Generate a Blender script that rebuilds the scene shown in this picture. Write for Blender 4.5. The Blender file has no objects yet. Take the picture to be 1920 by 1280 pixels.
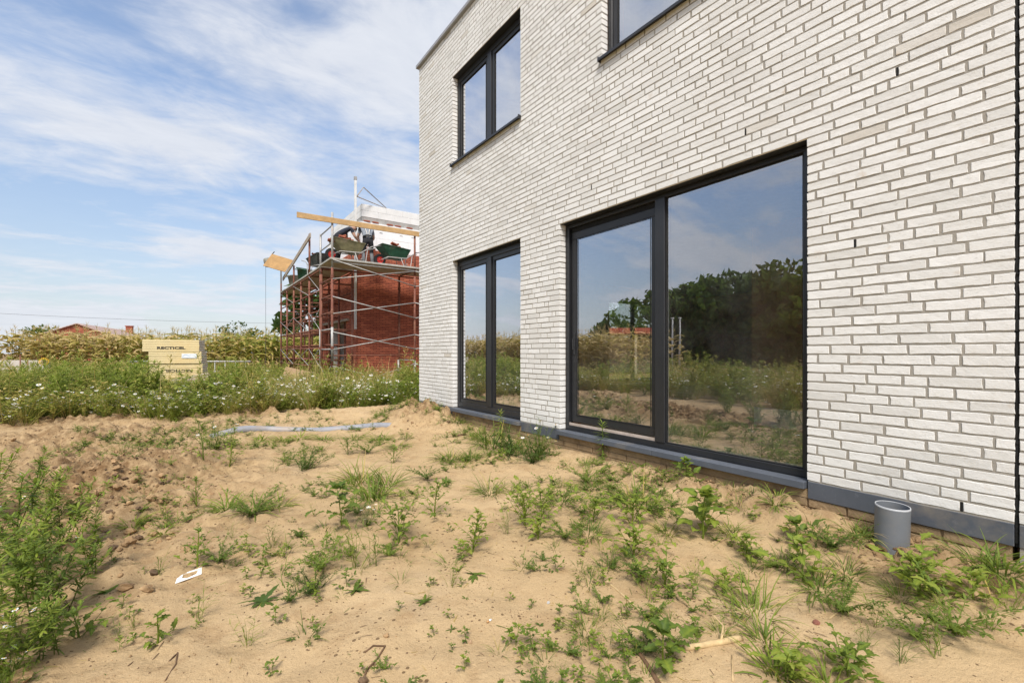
import bpy, math, random
import numpy as np
from mathutils import Vector, Matrix, Euler

R = math.radians
SC = bpy.context.scene
COL = SC.collection
random.seed(7)
RNG = np.random.default_rng(7)

# ------------------------------------------------------------------ camera, sky, sun, exposure
TH = R(35.39)
CAMX, CAMY, CAMZ = -3.396, 0.0, 1.2
FPX, HORX, HORY = 853.0, 960.0, 661.0
cd = bpy.data.cameras.new('camera')
cam = bpy.data.objects.new('camera', cd)
COL.objects.link(cam)
cam.location = (CAMX, CAMY, CAMZ)
cam.rotation_euler = (R(90), 0, -TH)
cd.sensor_width = 36.0
cd.lens = FPX / 1920 * 36
cd.shift_y = (HORY - 640) / 1920
cd.clip_start = 0.05
cd.clip_end = 2000
SC.camera = cam

SUN_EL, SUN_AZ = 52.0, 218.0          # azimuth clockwise from +Y: behind the camera, to its left
sd = bpy.data.lights.new('sun', 'SUN')
sd.energy = 2.1
sd.angle = R(17)
sd.color = (1.0, 0.94, 0.85)
sun = bpy.data.objects.new('sun', sd)
COL.objects.link(sun)
sdir = Vector((math.sin(R(SUN_AZ)) * math.cos(R(SUN_EL)), math.cos(R(SUN_AZ)) * math.cos(R(SUN_EL)), math.sin(R(SUN_EL))))
sun.rotation_euler = sdir.to_track_quat('Z', 'Y').to_euler()

SC.view_settings.view_transform = 'Standard'
SC.view_settings.look = 'None'
SC.view_settings.exposure = 1.15
SC.view_settings.gamma = 1.0
SC.view_settings.use_curve_mapping = False
SC.cycles.max_bounces = 8
SC.cycles.transparent_max_bounces = 16
SC.cycles.glossy_bounces = 4
SC.cycles.diffuse_bounces = 4

W = bpy.data.worlds.new('World')
SC.world = W
W.use_nodes = True
wt = W.node_tree
wt.nodes.clear()


def wn(kind, **kw):
    n = wt.nodes.new(kind)
    for k, v in kw.items():
        setattr(n, k, v)
    return n


def wl(a, b):
    wt.links.new(a, b)


def wmath(op, a, b=None, clamp=False):
    n = wn('ShaderNodeMath', operation=op)
    n.use_clamp = clamp
    for i, v in enumerate((a, b)):
        if v is None:
            continue
        if isinstance(v, (int, float)):
            n.inputs[i].default_value = v
        else:
            wl(v, n.inputs[i])
    return n.outputs[0]


wout = wn('ShaderNodeOutputWorld')
wbg = wn('ShaderNodeBackground')
wbg.inputs['Strength'].default_value = 0.10
sky = wn('ShaderNodeTexSky', sky_type='NISHITA')
sky.sun_disc = False
sky.sun_elevation = R(SUN_EL)
sky.sun_rotation = R(SUN_AZ)
sky.air_density = 1.0
sky.dust_density = 0.6
sky.ozone_density = 1.6
tc = wn('ShaderNodeTexCoord')
sx = wn('ShaderNodeSeparateXYZ')
wl(tc.outputs['Generated'], sx.inputs[0])
zc = wmath('MAXIMUM', sx.outputs[2], 0.0)
den = wmath('ADD', zc, 0.20)
cx = wn('ShaderNodeCombineXYZ')
wl(wmath('DIVIDE', sx.outputs[0], den), cx.inputs[0])
wl(wmath('DIVIDE', sx.outputs[1], den), cx.inputs[1])


def wnoise(scale, sxy, rot, loc, detail, rough, dist):
    mp = wn('ShaderNodeMapping')
    mp.inputs['Rotation'].default_value = (0, 0, R(rot))
    mp.inputs['Scale'].default_value = (sxy[0], sxy[1], 1)
    mp.inputs['Location'].default_value = loc
    wl(cx.outputs[0], mp.inputs[0])
    nz = wn('ShaderNodeTexNoise')
    nz.inputs['Scale'].default_value = scale
    nz.inputs['Detail'].default_value = detail
    nz.inputs['Roughness'].default_value = rough
    nz.inputs['Distortion'].default_value = dist
    wl(mp.outputs[0], nz.inputs['Vector'])
    return nz.outputs['Fac']


big = wnoise(1.15, (0.75, 1.0), 25, (5.5, 6.1, 0.0), 6, 0.55, 0.4)
wisp = wnoise(2.2, (0.75, 1.0), 30, (0.3, 4.2, 2.0), 10, 0.62, 0.7)
fine = wnoise(9.0, (0.5, 1.0), 34, (5.3, 0.2, 4.0), 8, 0.68, 0.5)
cm = wmath('ADD', wmath('MULTIPLY', big, 0.70), wmath('ADD', wmath('MULTIPLY', wisp, 0.25), wmath('MULTIPLY', fine, 0.14)))
cmr = wn('ShaderNodeMapRange', interpolation_type='SMOOTHSTEP')
cmr.inputs['From Min'].default_value = 0.455
cmr.inputs['From Max'].default_value = 0.61
cmr.inputs['To Max'].default_value = 0.93
wl(cm, cmr.inputs[0])
# pale veil low over the horizon
veil = wmath('POWER', wmath('SUBTRACT', 1.0, zc, True), 7.0)
veil = wmath('MULTIPLY', veil, 0.85)
cover = wmath('MAXIMUM', cmr.outputs[0], veil)
mixs = wn('ShaderNodeMix', data_type='RGBA')
wl(cover, mixs.inputs[0])
hsv = wn('ShaderNodeHueSaturation')
hsv.inputs['Saturation'].default_value = 0.90
hsv.inputs['Value'].default_value = 0.98
wl(sky.outputs[0], hsv.inputs['Color'])
dim = wn('ShaderNodeMapRange')
dim.inputs['From Max'].default_value = 0.42
dim.inputs['To Min'].default_value = 0.50
dim.inputs['To Max'].default_value = 1.0
wl(zc, dim.inputs[0])
skm = wn('ShaderNodeVectorMath', operation='SCALE')
wl(hsv.outputs[0], skm.inputs[0])
wl(dim.outputs[0], skm.inputs['Scale'])
wl(skm.outputs[0], mixs.inputs[6])
shade = wn('ShaderNodeMix', data_type='RGBA')
wl(wmath('MULTIPLY', fine, 1.0), shade.inputs[0])
shade.inputs[6].default_value = (3.0, 3.2, 3.62, 1)
shade.inputs[7].default_value = (4.05, 4.15, 4.38, 1)
wl(shade.outputs[2], mixs.inputs[7])
wl(mixs.outputs[2], wbg.inputs['Color'])
wl(wbg.outputs[0], wout.inputs[0])

# ------------------------------------------------------------------ helpers
def ray(px, py):
    """World direction (per metre of depth) of a point of the photograph."""
    u = (px - HORX) / FPX
    v = (HORY - py) / FPX
    return np.array([math.sin(TH) + u * math.cos(TH), math.cos(TH) - u * math.sin(TH), v])


def at(px, py, Z):
    d = ray(px, py)
    return Vector((CAMX + d[0] * Z, CAMY + d[1] * Z, CAMZ + d[2] * Z))


def hash2(ix, iy, seed):
    h = (ix.astype(np.int64) * 374761393 + iy.astype(np.int64) * 668265263 + seed * 1442695041) & 0xFFFFFFFF
    h = ((h ^ (h >> 13)) * 1274126177) & 0xFFFFFFFF
    return ((h ^ (h >> 16)) & 0xFFFFFF) / float(0xFFFFFF)


def vnoise(x, y, seed=0):
    x = np.asarray(x, float)
    y = np.asarray(y, float)
    ix = np.floor(x)
    iy = np.floor(y)
    fx = x - ix
    fy = y - iy
    fx = fx * fx * (3 - 2 * fx)
    fy = fy * fy * (3 - 2 * fy)
    a = hash2(ix, iy, seed)
    b = hash2(ix + 1, iy, seed)
    c = hash2(ix, iy + 1, seed)
    d = hash2(ix + 1, iy + 1, seed)
    return (a * (1 - fx) + b * fx) * (1 - fy) + (c * (1 - fx) + d * fx) * fy - 0.5


def fbm(x, y, sc, octv=4, seed=0, gain=0.5):
    t = 0
    a = 1.0
    for k in range(octv):
        t = t + a * vnoise(np.asarray(x) * sc, np.asarray(y) * sc, seed + k * 17)
        sc *= 2.03
        a *= gain
    return t


def sstep(a, b, x):
    t = np.clip((x - a) / (b - a), 0, 1)
    return t * t * (3 - 2 * t)


MOUNDS = [  # x, y, height, rx, ry, angle
    (-0.50, 6.80, 0.33, 0.46, 0.62, 20), (-0.15, 7.2, 0.10, 0.4, 0.5, 0),
    (-1.35, 8.35, 0.17, 1.5, 0.45, -14), (-0.34, 0.60, 0.09, 0.24, 0.22, 10), (-0.22, 0.40, 0.03, 0.2, 0.3, 0), (-0.24, 0.92, -0.055, 0.16, 0.16, 0),
    (-3.9, 5.7, 0.15, 0.55, 0.35, 30), (-4.5, 6.6, 0.10, 0.7, 0.45, -20), (-3.3, 6.5, 0.06, 0.4, 0.4, 0),
    (-5.0, 8.4, 0.12, 1.0, 0.6, -20), (-3.6, 8.0, 0.08, 0.8, 0.4, -10), (-4.3, 4.4, 0.07, 0.4, 0.6, 30),
    (-0.18, 1.9, 0.07, 0.16, 0.9, 0), (-0.15, 3.2, 0.02, 0.2, 0.6, 0),
]


def rough_mask(x, y):
    m = np.exp(-(((x + 4.1) / 1.15) ** 2 + ((y - 5.6) / 2.6) ** 2))
    m = np.maximum(m, 0.8 * np.exp(-(((x + 4.4) / 2.0) ** 2 + ((y - 8.3) / 1.5) ** 2)))
    m = np.maximum(m, np.exp(-(((x + 0.3) / 0.55) ** 2 + ((y - 6.9) / 0.8) ** 2)))
    m = np.maximum(m, 0.8 * np.exp(-(((x + 0.28) / 0.3) ** 2 + ((y - 0.65) / 0.45) ** 2)))
    m = np.maximum(m, 0.75 * np.exp(-(((x + 0.16) / 0.2) ** 2 + ((y - 1.9) / 1.0) ** 2)))
    m = np.maximum(m, 0.8 * np.exp(-((y - (9.0 - 0.36 * (x + 1.0))) / 0.5) ** 2) * sstep(0.4, -1.0, x))
    return m


def H(x, y):
    x = np.asarray(x, float)
    y = np.asarray(y, float)
    h = 0.03 + 0.05 * np.exp(-((x + 0.1) / 0.8) ** 2) + 0.035 * np.exp(-((x + 0.05) / 0.25) ** 2)
    h = h + 0.05 * fbm(x, y, 0.45, 3, 3) + 0.030 * fbm(x, y, 1.9, 3, 11) + 0.018 * fbm(x, y, 6.5, 3, 23)
    r = rough_mask(x, y)
    h = h + r * (0.12 * fbm(x, y, 3.2, 3, 31) + 0.15 * fbm(x, y, 7.0, 4, 37, 0.66))
    for mx, my, mh, rx, ry, an in MOUNDS:
        c, s = math.cos(R(an)), math.sin(R(an))
        u = ((x - mx) * c + (y - my) * s) / rx
        v = (-(x - mx) * s + (y - my) * c) / ry
        h = h + mh * np.exp(-(u * u + v * v))
    ridge = np.exp(-((y - (9.0 - 0.36 * (x + 1.0))) / 0.42) ** 2) * sstep(0.0, -2.0, x)
    h = h + ridge * (0.07 + 0.06 * fbm(x, y, 1.4, 2, 77))
    far = sstep(10.5, 14, y) + sstep(-7.5, -10, x)
    h = h * (1 - 0.6 * np.clip(far, 0, 1)) - 0.05 * np.clip(far, 0, 1)
    # kept clear of the house footprint
    h = np.where((x > 0.02) & (y < 7.72), np.minimum(h, 0.06), h)
    return h


def hz(x, y):
    return float(H(np.array([x]), np.array([y]))[0])


def gp(px, py):
    """Where the line of sight through a point of the photograph meets the ground."""
    d = ray(px, py)
    ts = np.linspace(0.9, 40, 6000)
    X = CAMX + d[0] * ts
    Y = CAMY + d[1] * ts
    Zz = CAMZ + d[2] * ts
    below = np.nonzero(Zz < H(X, Y))[0]
    i = below[0] if len(below) else len(ts) - 1
    return Vector((X[i], Y[i], float(H(X[i:i + 1], Y[i:i + 1])[0]))), ts[i]


def tag(o, label=None, cat=None, group=None, kind=None):
    if label:
        o['label'] = label
    if cat:
        o['category'] = cat
    if group:
        o['group'] = group
    if kind:
        o['kind'] = kind
    return o


def empty(name, loc=(0, 0, 0), rz=0.0, label=None, cat=None, group=None):
    o = bpy.data.objects.new(name, None)
    COL.objects.link(o)
    o.location = loc
    o.rotation_euler = (0, 0, rz)
    o.empty_display_size = 0.1
    tag(o, label, cat, group)
    return o


def link(name, me, parent=None, loc=None, rot=None, scale=None):
    o = bpy.data.objects.new(name, me)
    COL.objects.link(o)
    if parent is not None:
        o.parent = parent
    if loc is not None:
        o.location = loc
    if rot is not None:
        o.rotation_euler = rot
    if scale is not None:
        o.scale = (scale, scale, scale) if isinstance(scale, (int, float)) else scale
    return o


def copy_tree(o, parent=None, loc=None, rz=None, label=None, group=None):
    c = o.copy()
    COL.objects.link(c)
    c.parent = parent
    if loc is not None:
        c.location = loc
    if rz is not None:
        c.rotation_euler = (0, 0, rz)
    if label:
        c['label'] = label
    if group:
        c['group'] = group
    for ch in list(o.children):
        copy_tree(ch, c)
    return c


class MB:
    """Collects simple solids; build() links them as one mesh object."""

    def __init__(self):
        self.v, self.f, self.t, self.m = [], [], [], []
        self.tint = 0.5
        self.mat = 0

    def add(self, vs, fs):
        b = len(self.v)
        self.v += [tuple(p) for p in vs]
        self.t += [self.tint] * len(vs)
        self.f += [tuple(i + b for i in f) for f in fs]
        self.m += [self.mat] * len(fs)

    def box(self, x0, x1, y0, y1, z0, z1, M=None):
        vs = [Vector((x, y, z)) for z in (z0, z1) for y in (y0, y1) for x in (x0, x1)]
        if M is not None:
            vs = [M @ p for p in vs]
        self.add(vs, [(0, 2, 3, 1), (4, 5, 7, 6), (0, 1, 5, 4), (2, 6, 7, 3), (0, 4, 6, 2), (1, 3, 7, 5)])

    def cbox(self, x0, x1, y0, y1, z0, z1, c, M=None):
        """Box with chamfered edges."""
        vs = []
        for (sx, sy, sz) in [(a, b, d) for a in (0, 1) for b in (0, 1) for d in (0, 1)]:
            X, Y, Z = (x0, x1)[sx], (y0, y1)[sy], (z0, z1)[sz]
            ix, iy, iz = (c if sx == 0 else -c), (c if sy == 0 else -c), (c if sz == 0 else -c)
            vs += [Vector((X, Y + iy, Z + iz)), Vector((X + ix, Y, Z + iz)), Vector((X + ix, Y + iy, Z))]
        if M is not None:
            vs = [M @ p for p in vs]
        idx = lambda a, b, d, k: (a * 4 + b * 2 + d) * 3 + k
        fs = []
        for s in (0, 1):
            q = [idx(s, 0, 0, 0), idx(s, 1, 0, 0), idx(s, 1, 1, 0), idx(s, 0, 1, 0)]
            fs.append(q if s else q[::-1])
            q = [idx(0, s, 0, 1), idx(1, s, 0, 1), idx(1, s, 1, 1), idx(0, s, 1, 1)]
            fs.append(q[::-1] if s else q)
            q = [idx(0, 0, s, 2), idx(1, 0, s, 2), idx(1, 1, s, 2), idx(0, 1, s, 2)]
            fs.append(q if s else q[::-1])
        for a in (0, 1):
            for b in (0, 1):
                fs.append((idx(a, b, 0, 0), idx(a, b, 1, 0), idx(a, b, 1, 1), idx(a, b, 0, 1)))
                fs.append((idx(a, 0, b, 0), idx(a, 1, b, 0), idx(a, 1, b, 2), idx(a, 0, b, 2)))
                fs.append((idx(0, a, b, 1), idx(1, a, b, 1), idx(1, a, b, 2), idx(0, a, b, 2)))
        for a in (0, 1):
            for b in (0, 1):
                for d in (0, 1):
                    fs.append((idx(a, b, d, 0), idx(a, b, d, 1), idx(a, b, d, 2)))
        self.add(vs, fs)

    def tube(self, pts, r, n=8, cap=True):
        pts = [Vector(p) for p in pts]
        rs = r if isinstance(r, (list, tuple)) else [r] * len(pts)
        vs, fs = [], []
        ref = None
        for i, p in enumerate(pts):
            d = (pts[min(i + 1, len(pts) - 1)] - pts[max(i - 1, 0)]).normalized()
            if ref is None:
                ref = d.orthogonal().normalized()
            ref = (ref - d * ref.dot(d))
            ref = ref.normalized() if ref.length > 1e-6 else d.orthogonal().normalized()
            bi = d.cross(ref)
            for k in range(n):
                a = 2 * math.pi * k / n
                vs.append(p + (ref * math.cos(a) + bi * math.sin(a)) * rs[i])
        for i in range(len(pts) - 1):
            for k in range(n):
                k2 = (k + 1) % n
                fs.append((i * n + k, i * n + k2, (i + 1) * n + k2, (i + 1) * n + k))
        if cap:
            fs.append(tuple(range(n))[::-1])
            fs.append(tuple((len(pts) - 1) * n + k for k in range(n)))
        self.add(vs, fs)

    def lathe(self, prof, n=20, M=None):
        vs, fs = [], []
        for (r, z) in prof:
            for k in range(n):
                a = 2 * math.pi * k / n
                p = Vector((r * math.cos(a), r * math.sin(a), z))
                vs.append(M @ p if M is not None else p)
        for i in range(len(prof) - 1):
            for k in range(n):
                k2 = (k + 1) % n
                fs.append((i * n + k, i * n + k2, (i + 1) * n + k2, (i + 1) * n + k))
        self.add(vs, fs)

    def mesh(self, name, mats, smooth=False):
        me = bpy.data.meshes.new(name)
        me.from_pydata(self.v, [], self.f)
        for m in (mats if isinstance(mats, (list, tuple)) else [mats]):
            me.materials.append(m)
        if any(self.m):
            me.polygons.foreach_set('material_index', self.m)
        at_ = me.attributes.new('tint', 'FLOAT', 'POINT')
        at_.data.foreach_set('value', self.t)
        if smooth:
            me.polygons.foreach_set('use_smooth', [True] * len(me.polygons))
        me.update()
        return me

    def build(self, name, mats, parent=None, smooth=False, loc=None, rot=None):
        return link(name, self.mesh(name, mats, smooth), parent, loc, rot)


def numpy_mesh(name, V, F, mats, tint=None, mi=None, smooth=False):
    """V (n,3); F (m,4) quads, -1 in the last column for triangles."""
    me = bpy.data.meshes.new(name)
    F = np.asarray(F, np.int32)
    tri = F[:, 3] < 0
    cnt = np.where(tri, 3, 4)
    starts = np.concatenate([[0], np.cumsum(cnt)[:-1]]).astype(np.int32)
    mask = np.ones_like(F, bool)
    mask[tri, 3] = False
    loops = F[mask].astype(np.int32)
    me.vertices.add(len(V))
    me.vertices.foreach_set('co', np.asarray(V, np.float32).ravel())
    me.loops.add(len(loops))
    me.loops.foreach_set('vertex_index', loops)
    me.polygons.add(len(F))
    me.polygons.foreach_set('loop_start', starts)
    for m in mats:
        me.materials.append(m)
    if mi is not None:
        me.polygons.foreach_set('material_index', np.asarray(mi, np.int32))
    me.polygons.foreach_set('use_smooth', np.full(len(F), bool(smooth)))
    if tint is not None:
        a = me.attributes.new('tint', 'FLOAT', 'POINT')
        a.data.foreach_set('value', np.asarray(tint, np.float32))
    me.update(calc_edges=True)
    me.validate()
    return me


# ------------------------------------------------------------------ materials
class NT:
    def __init__(self, name):
        self.m = bpy.data.materials.new(name)
        self.m.use_nodes = True
        self.t = self.m.node_tree
        self.t.nodes.clear()
        self.out = self.n('ShaderNodeOutputMaterial')

    def n(self, kind, **kw):
        nd = self.t.nodes.new(kind)
        for k, v in kw.items():
            setattr(nd, k, v)
        return nd

    def l(self, a, b):
        self.t.links.new(a, b)

    def set(self, sock, v):
        if isinstance(v, bpy.types.NodeSocket):
            self.l(v, sock)
        elif isinstance(v, (tuple, list)) and len(v) == 3 and len(sock.default_value) == 4:
            sock.default_value = (*v, 1)
        else:
            sock.default_value = v

    def math(self, op, a, b=0.0, clamp=False):
        nd = self.n('ShaderNodeMath', operation=op)
        nd.use_clamp = clamp
        self.set(nd.inputs[0], a)
        self.set(nd.inputs[1], b)
        return nd.outputs[0]

    def mix(self, f, a, b, mode='MIX'):
        nd = self.n('ShaderNodeMix', data_type='RGBA', blend_type=mode)
        self.set(nd.inputs[0], f)
        self.set(nd.inputs[6], a)
        self.set(nd.inputs[7], b)
        return nd.outputs[2]

    def ramp(self, f, stops, interp='LINEAR'):
        nd = self.n('ShaderNodeValToRGB')
        e = nd.color_ramp.elements
        nd.color_ramp.interpolation = interp
        while len(e) > 1:
            e.remove(e[-1])
        e[0].position = stops[0][0]
        e[0].color = (*stops[0][1], 1)
        for p, c in stops[1:]:
            k = e.new(p)
            k.color = (*c, 1)
        self.l(f, nd.inputs[0])
        return nd.outputs[0]

    def rng(self, f, a, b, c=0.0, d=1.0):
        nd = self.n('ShaderNodeMapRange')
        self.set(nd.inputs[0], f)
        for i, v in enumerate((a, b, c, d)):
            nd.inputs[i + 1].default_value = v
        return nd.outputs[0]

    def co(self, kind='Object', scale=None, rot=None):
        o = self.n('ShaderNodeTexCoord').outputs[kind] if kind != 'Position' else self.n('ShaderNodeNewGeometry').outputs['Position']
        if scale is not None or rot is not None:
            mp = self.n('ShaderNodeMapping')
            if scale is not None:
                mp.inputs['Scale'].default_value = scale
            if rot is not None:
                mp.inputs['Rotation'].default_value = rot
            self.l(o, mp.inputs[0])
            o = mp.outputs[0]
        return o

    def noise(self, scale, detail=4, rough=0.5, vec=None, dist=0.0):
        nd = self.n('ShaderNodeTexNoise')
        nd.inputs['Scale'].default_value = scale
        nd.inputs['Detail'].default_value = detail
        nd.inputs['Roughness'].default_value = rough
        nd.inputs['Distortion'].default_value = dist
        if vec is not None:
            self.l(vec, nd.inputs['Vector'])
        return nd.outputs['Fac']

    def attr(self, name='tint'):
        return self.n('ShaderNodeAttribute', attribute_name=name).outputs['Fac']

    def rand(self):
        return self.n('ShaderNodeObjectInfo').outputs['Random']

    def bump(self, h, strength=0.3, dist=0.01, normal=None):
        nd = self.n('ShaderNodeBump')
        nd.inputs['Strength'].default_value = strength
        nd.inputs['Distance'].default_value = dist
        self.l(h, nd.inputs['Height'])
        if normal is not None:
            self.l(normal, nd.inputs['Normal'])
        return nd.outputs[0]

    def pbr(self, col, rough=0.6, metal=0.0, spec=0.4, normal=None):
        b = self.n('ShaderNodeBsdfPrincipled')
        self.set(b.inputs['Base Color'], col)
        self.set(b.inputs['Roughness'], rough)
        b.inputs['Metallic'].default_value = metal
        b.inputs['Specular IOR Level'].default_value = spec
        if normal is not None:
            self.l(normal, b.inputs['Normal'])
        return b.outputs[0]

    def done(self, sh):
        self.l(sh, self.out.inputs[0])
        return self.m


def simple(name, col, rough=0.6, metal=0.0, var=0.12, nscale=12.0, bump=0.0, bscale=60.0, spec=0.4, kind='Object', dirt=None):
    n = NT(name)
    v = n.co(kind)
    f = n.noise(nscale, 5, 0.6, v)
    lo = tuple(c * (1 - var) for c in col)
    hi = tuple(min(1, c * (1 + var)) for c in col)
    c = n.mix(n.rng(f, 0.3, 0.7), lo, hi)
    if dirt is not None:
        g = n.noise(nscale * 0.35, 6, 0.65, v)
        c = n.mix(n.rng(g, 0.5, 0.72, 0, dirt[1]), c, dirt[0])
    nm = n.bump(n.noise(bscale, 4, 0.6, v), bump, 0.01) if bump else None
    return n.done(n.pbr(c, rough, metal, spec, nm))


def brick_white():
    n = NT('white_brick')
    p = n.co('Position')
    rnd = n.math('ADD', n.rand(), n.attr('tint'))
    rnd = n.math('FRACT', rnd)
    base = n.ramp(rnd, [(0.0, (0.66, 0.652, 0.63)), (0.12, (0.71, 0.702, 0.68)), (0.5, (0.755, 0.748, 0.73)), (0.985, (0.80, 0.795, 0.78)), (0.994, (0.64, 0.61, 0.56)), (1.0, (0.58, 0.54, 0.48))])
    st = n.co('Position', (1, 9, 34))
    streak = n.noise(3.4, 6, 0.72, st, 0.6)
    c = n.mix(n.rng(streak, 0.54, 0.74, 0, 0.55), base, (0.36, 0.345, 0.315))
    blot = n.noise(17.0, 5, 0.6, p)
    c = n.mix(n.rng(blot, 0.55, 0.75, 0, 0.35), c, (0.62, 0.60, 0.55))
    warm = n.noise(9.0, 3, 0.5, p)
    c = n.mix(n.rng(warm, 0.66, 0.80, 0, 0.5), c, (0.52, 0.40, 0.28))
    c = n.mix(n.rng(n.noise(0.9, 4, 0.6, p), 0.42, 0.70, 0, 0.20), c, (0.50, 0.47, 0.42))
    h = n.math('ADD', n.math('MULTIPLY', streak, 0.8), n.noise(90.0, 4, 0.7, p))
    return n.done(n.pbr(c, 0.9, 0, 0.2, n.bump(h, 0.32, 0.005)))


def mortar():
    n = NT('mortar')
    p = n.co('Position')
    c = n.mix(n.noise(40, 4, 0.6, p), (0.28, 0.26, 0.23), (0.39, 0.365, 0.325))
    c = n.mix(n.rng(n.noise(1.4, 4, 0.6, p), 0.4, 0.7, 0, 0.35), c, (0.30, 0.255, 0.195))
    return n.done(n.pbr(c, 0.95, 0, 0.15, n.bump(n.noise(160, 4, 0.7, p), 0.5, 0.004)))


def bluestone():
    n = NT('bluestone')
    p = n.co('Position')
    c = n.mix(n.noise(6, 6, 0.65, p), (0.060, 0.069, 0.086), (0.108, 0.120, 0.142))
    c = n.mix(n.rng(n.noise(23, 6, 0.7, p), 0.58, 0.75, 0, 0.5), c, (0.19, 0.20, 0.225))
    c = n.mix(n.rng(n.noise(2.2, 5, 0.7, p), 0.56, 0.76, 0, 0.5), c, (0.30, 0.25, 0.18))
    return n.done(n.pbr(c, 0.62, 0, 0.35, n.bump(n.noise(120, 3, 0.6, p), 0.12, 0.004)))


def red_brick():
    n = NT('red_brick')
    # courses laid in the wall plane: x+y run along either face
    sep = n.n('ShaderNodeSeparateXYZ')
    n.l(n.co('Position'), sep.inputs[0])
    cmb = n.n('ShaderNodeCombineXYZ')
    n.l(n.math('ADD', sep.outputs[0], sep.outputs[1]), cmb.inputs[0])
    n.l(sep.outputs[2], cmb.inputs[1])
    b = n.n('ShaderNodeTexBrick')
    b.offset = 0.5
    b.inputs['Scale'].default_value = 1.0
    b.inputs['Brick Width'].default_value = 0.222
    b.inputs['Row Height'].default_value = 0.0605
    b.inputs['Mortar Size'].default_value = 0.006
    b.inputs['Mortar Smooth'].default_value = 0.3
    b.inputs['Bias'].default_value = 0.0
    b.inputs['Color1'].default_value = (0.56, 0.175, 0.098, 1)
    b.inputs['Color2'].default_value = (0.34, 0.098, 0.060, 1)
    b.inputs['Mortar'].default_value = (0.055, 0.028, 0.022, 1)
    n.l(cmb.outputs[0], b.inputs['Vector'])
    p = n.co('Position')
    c = n.mix(n.rng(n.noise(4.5, 5, 0.7, p), 0.45, 0.7, 0, 0.5), b.outputs['Color'], (0.17, 0.052, 0.038))
    c = n.mix(n.rng(n.noise(11, 4, 0.6, p), 0.62, 0.76, 0, 0.6), c, (0.38, 0.115, 0.055))
    nb = n.bump(b.outputs['Fac'], 0.8, -0.012)
    return n.done(n.pbr(c, 0.9, 0, 0.2, n.bump(n.noise(45, 3, 0.6, p), 0.3, 0.01, nb)))


def sand():
    n = NT('sand')
    p = n.co('Position')
    soil = n.attr('tint')
    big = n.noise(0.8, 5, 0.6, p)
    mid = n.noise(5.5, 6, 0.65, p)
    c = n.mix(n.rng(big, 0.3, 0.7), (0.415, 0.289, 0.153), (0.525, 0.383, 0.220))
    c = n.mix(n.rng(mid, 0.5, 0.72, 0, 0.55), c, (0.285, 0.172, 0.082))
    c = n.mix(n.rng(n.noise(2.3, 4, 0.55, p), 0.58, 0.72, 0, 0.4), c, (0.47, 0.325, 0.165))
    c = n.mix(n.rng(n.noise(1.7, 6, 0.62, p), 0.60, 0.74, 0, 0.6), c, (0.47, 0.36, 0.235))
    sgrain = n.noise(11.0, 6, 0.7, p)
    c = n.mix(n.math('MULTIPLY', soil, n.rng(sgrain, 0.34, 0.60, 0.15, 1.0)), c, (0.165, 0.098, 0.048))
    grain = n.noise(320, 3, 0.6, p)
    c = n.mix(n.rng(grain, 0.52, 0.72, 0, 0.6), c, (0.22, 0.135, 0.065))
    v = n.n('ShaderNodeTexVoronoi')
    v.inputs['Scale'].default_value = 26.0
    n.l(p, v.inputs['Vector'])
    speck = n.math('LESS_THAN', v.outputs['Distance'], n.math('MULTIPLY', n.rng(n.noise(3.0, 3, 0.6, p), 0.38, 0.66), 0.25))
    c = n.mix(n.math('MULTIPLY', speck, 0.75), c, (0.085, 0.05, 0.025))
    v2 = n.n('ShaderNodeTexVoronoi')
    v2.inputs['Scale'].default_value = 60.0
    n.l(p, v2.inputs['Vector'])
    speck2 = n.math('LESS_THAN', v2.outputs['Distance'], n.math('MULTIPLY', n.rng(n.noise(4.0, 3, 0.6, p), 0.35, 0.7), 0.24))
    c = n.mix(n.math('MULTIPLY', speck2, 0.65), c, (0.12, 0.07, 0.035))
    hh = n.math('ADD', n.math('MULTIPLY', n.noise(14, 7, 0.68, p), 1.0), n.math('MULTIPLY', n.noise(75, 4, 0.6, p), 0.25))
    hh = n.math('ADD', hh, n.math('MULTIPLY', grain, 0.10))
    return n.done(n.pbr(c, 0.97, 0, 0.1, n.bump(hh, 0.75, 0.024)))


def foliage(name='foliage', trans=0.42):
    n = NT(name)
    t = n.attr('tint')
    r = n.rand()
    tt = n.math('ADD', t, n.math('MULTIPLY', n.math('SUBTRACT', r, 0.45), 0.18))
    c = n.ramp(tt, [(0.0, (0.030, 0.058, 0.018)), (0.22, (0.075, 0.128, 0.026)), (0.42, (0.150, 0.215, 0.036)), (0.60, (0.265, 0.335, 0.045)),
                    (0.76, (0.36, 0.36, 0.085)), (0.88, (0.56, 0.43, 0.13)), (1.0, (0.64, 0.48, 0.23))])
    p = n.co('Position')
    c = n.mix(n.rng(n.noise(55, 3, 0.6, p), 0.35, 0.7, 0, 0.30), c, n.mix(0.5, c, (0.02, 0.035, 0.01)))
    sh = n.pbr(c, 0.55, 0, 0.25)
    tr = n.n('ShaderNodeBsdfTranslucent')
    n.l(n.mix(0.25, c, (0.25, 0.36, 0.04)), tr.inputs['Color'])
    mx = n.n('ShaderNodeMixShader')
    mx.inputs[0].default_value = trans
    n.l(sh, mx.inputs[1])
    n.l(tr.outputs[0], mx.inputs[2])
    return n.done(mx.outputs[0])


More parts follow.
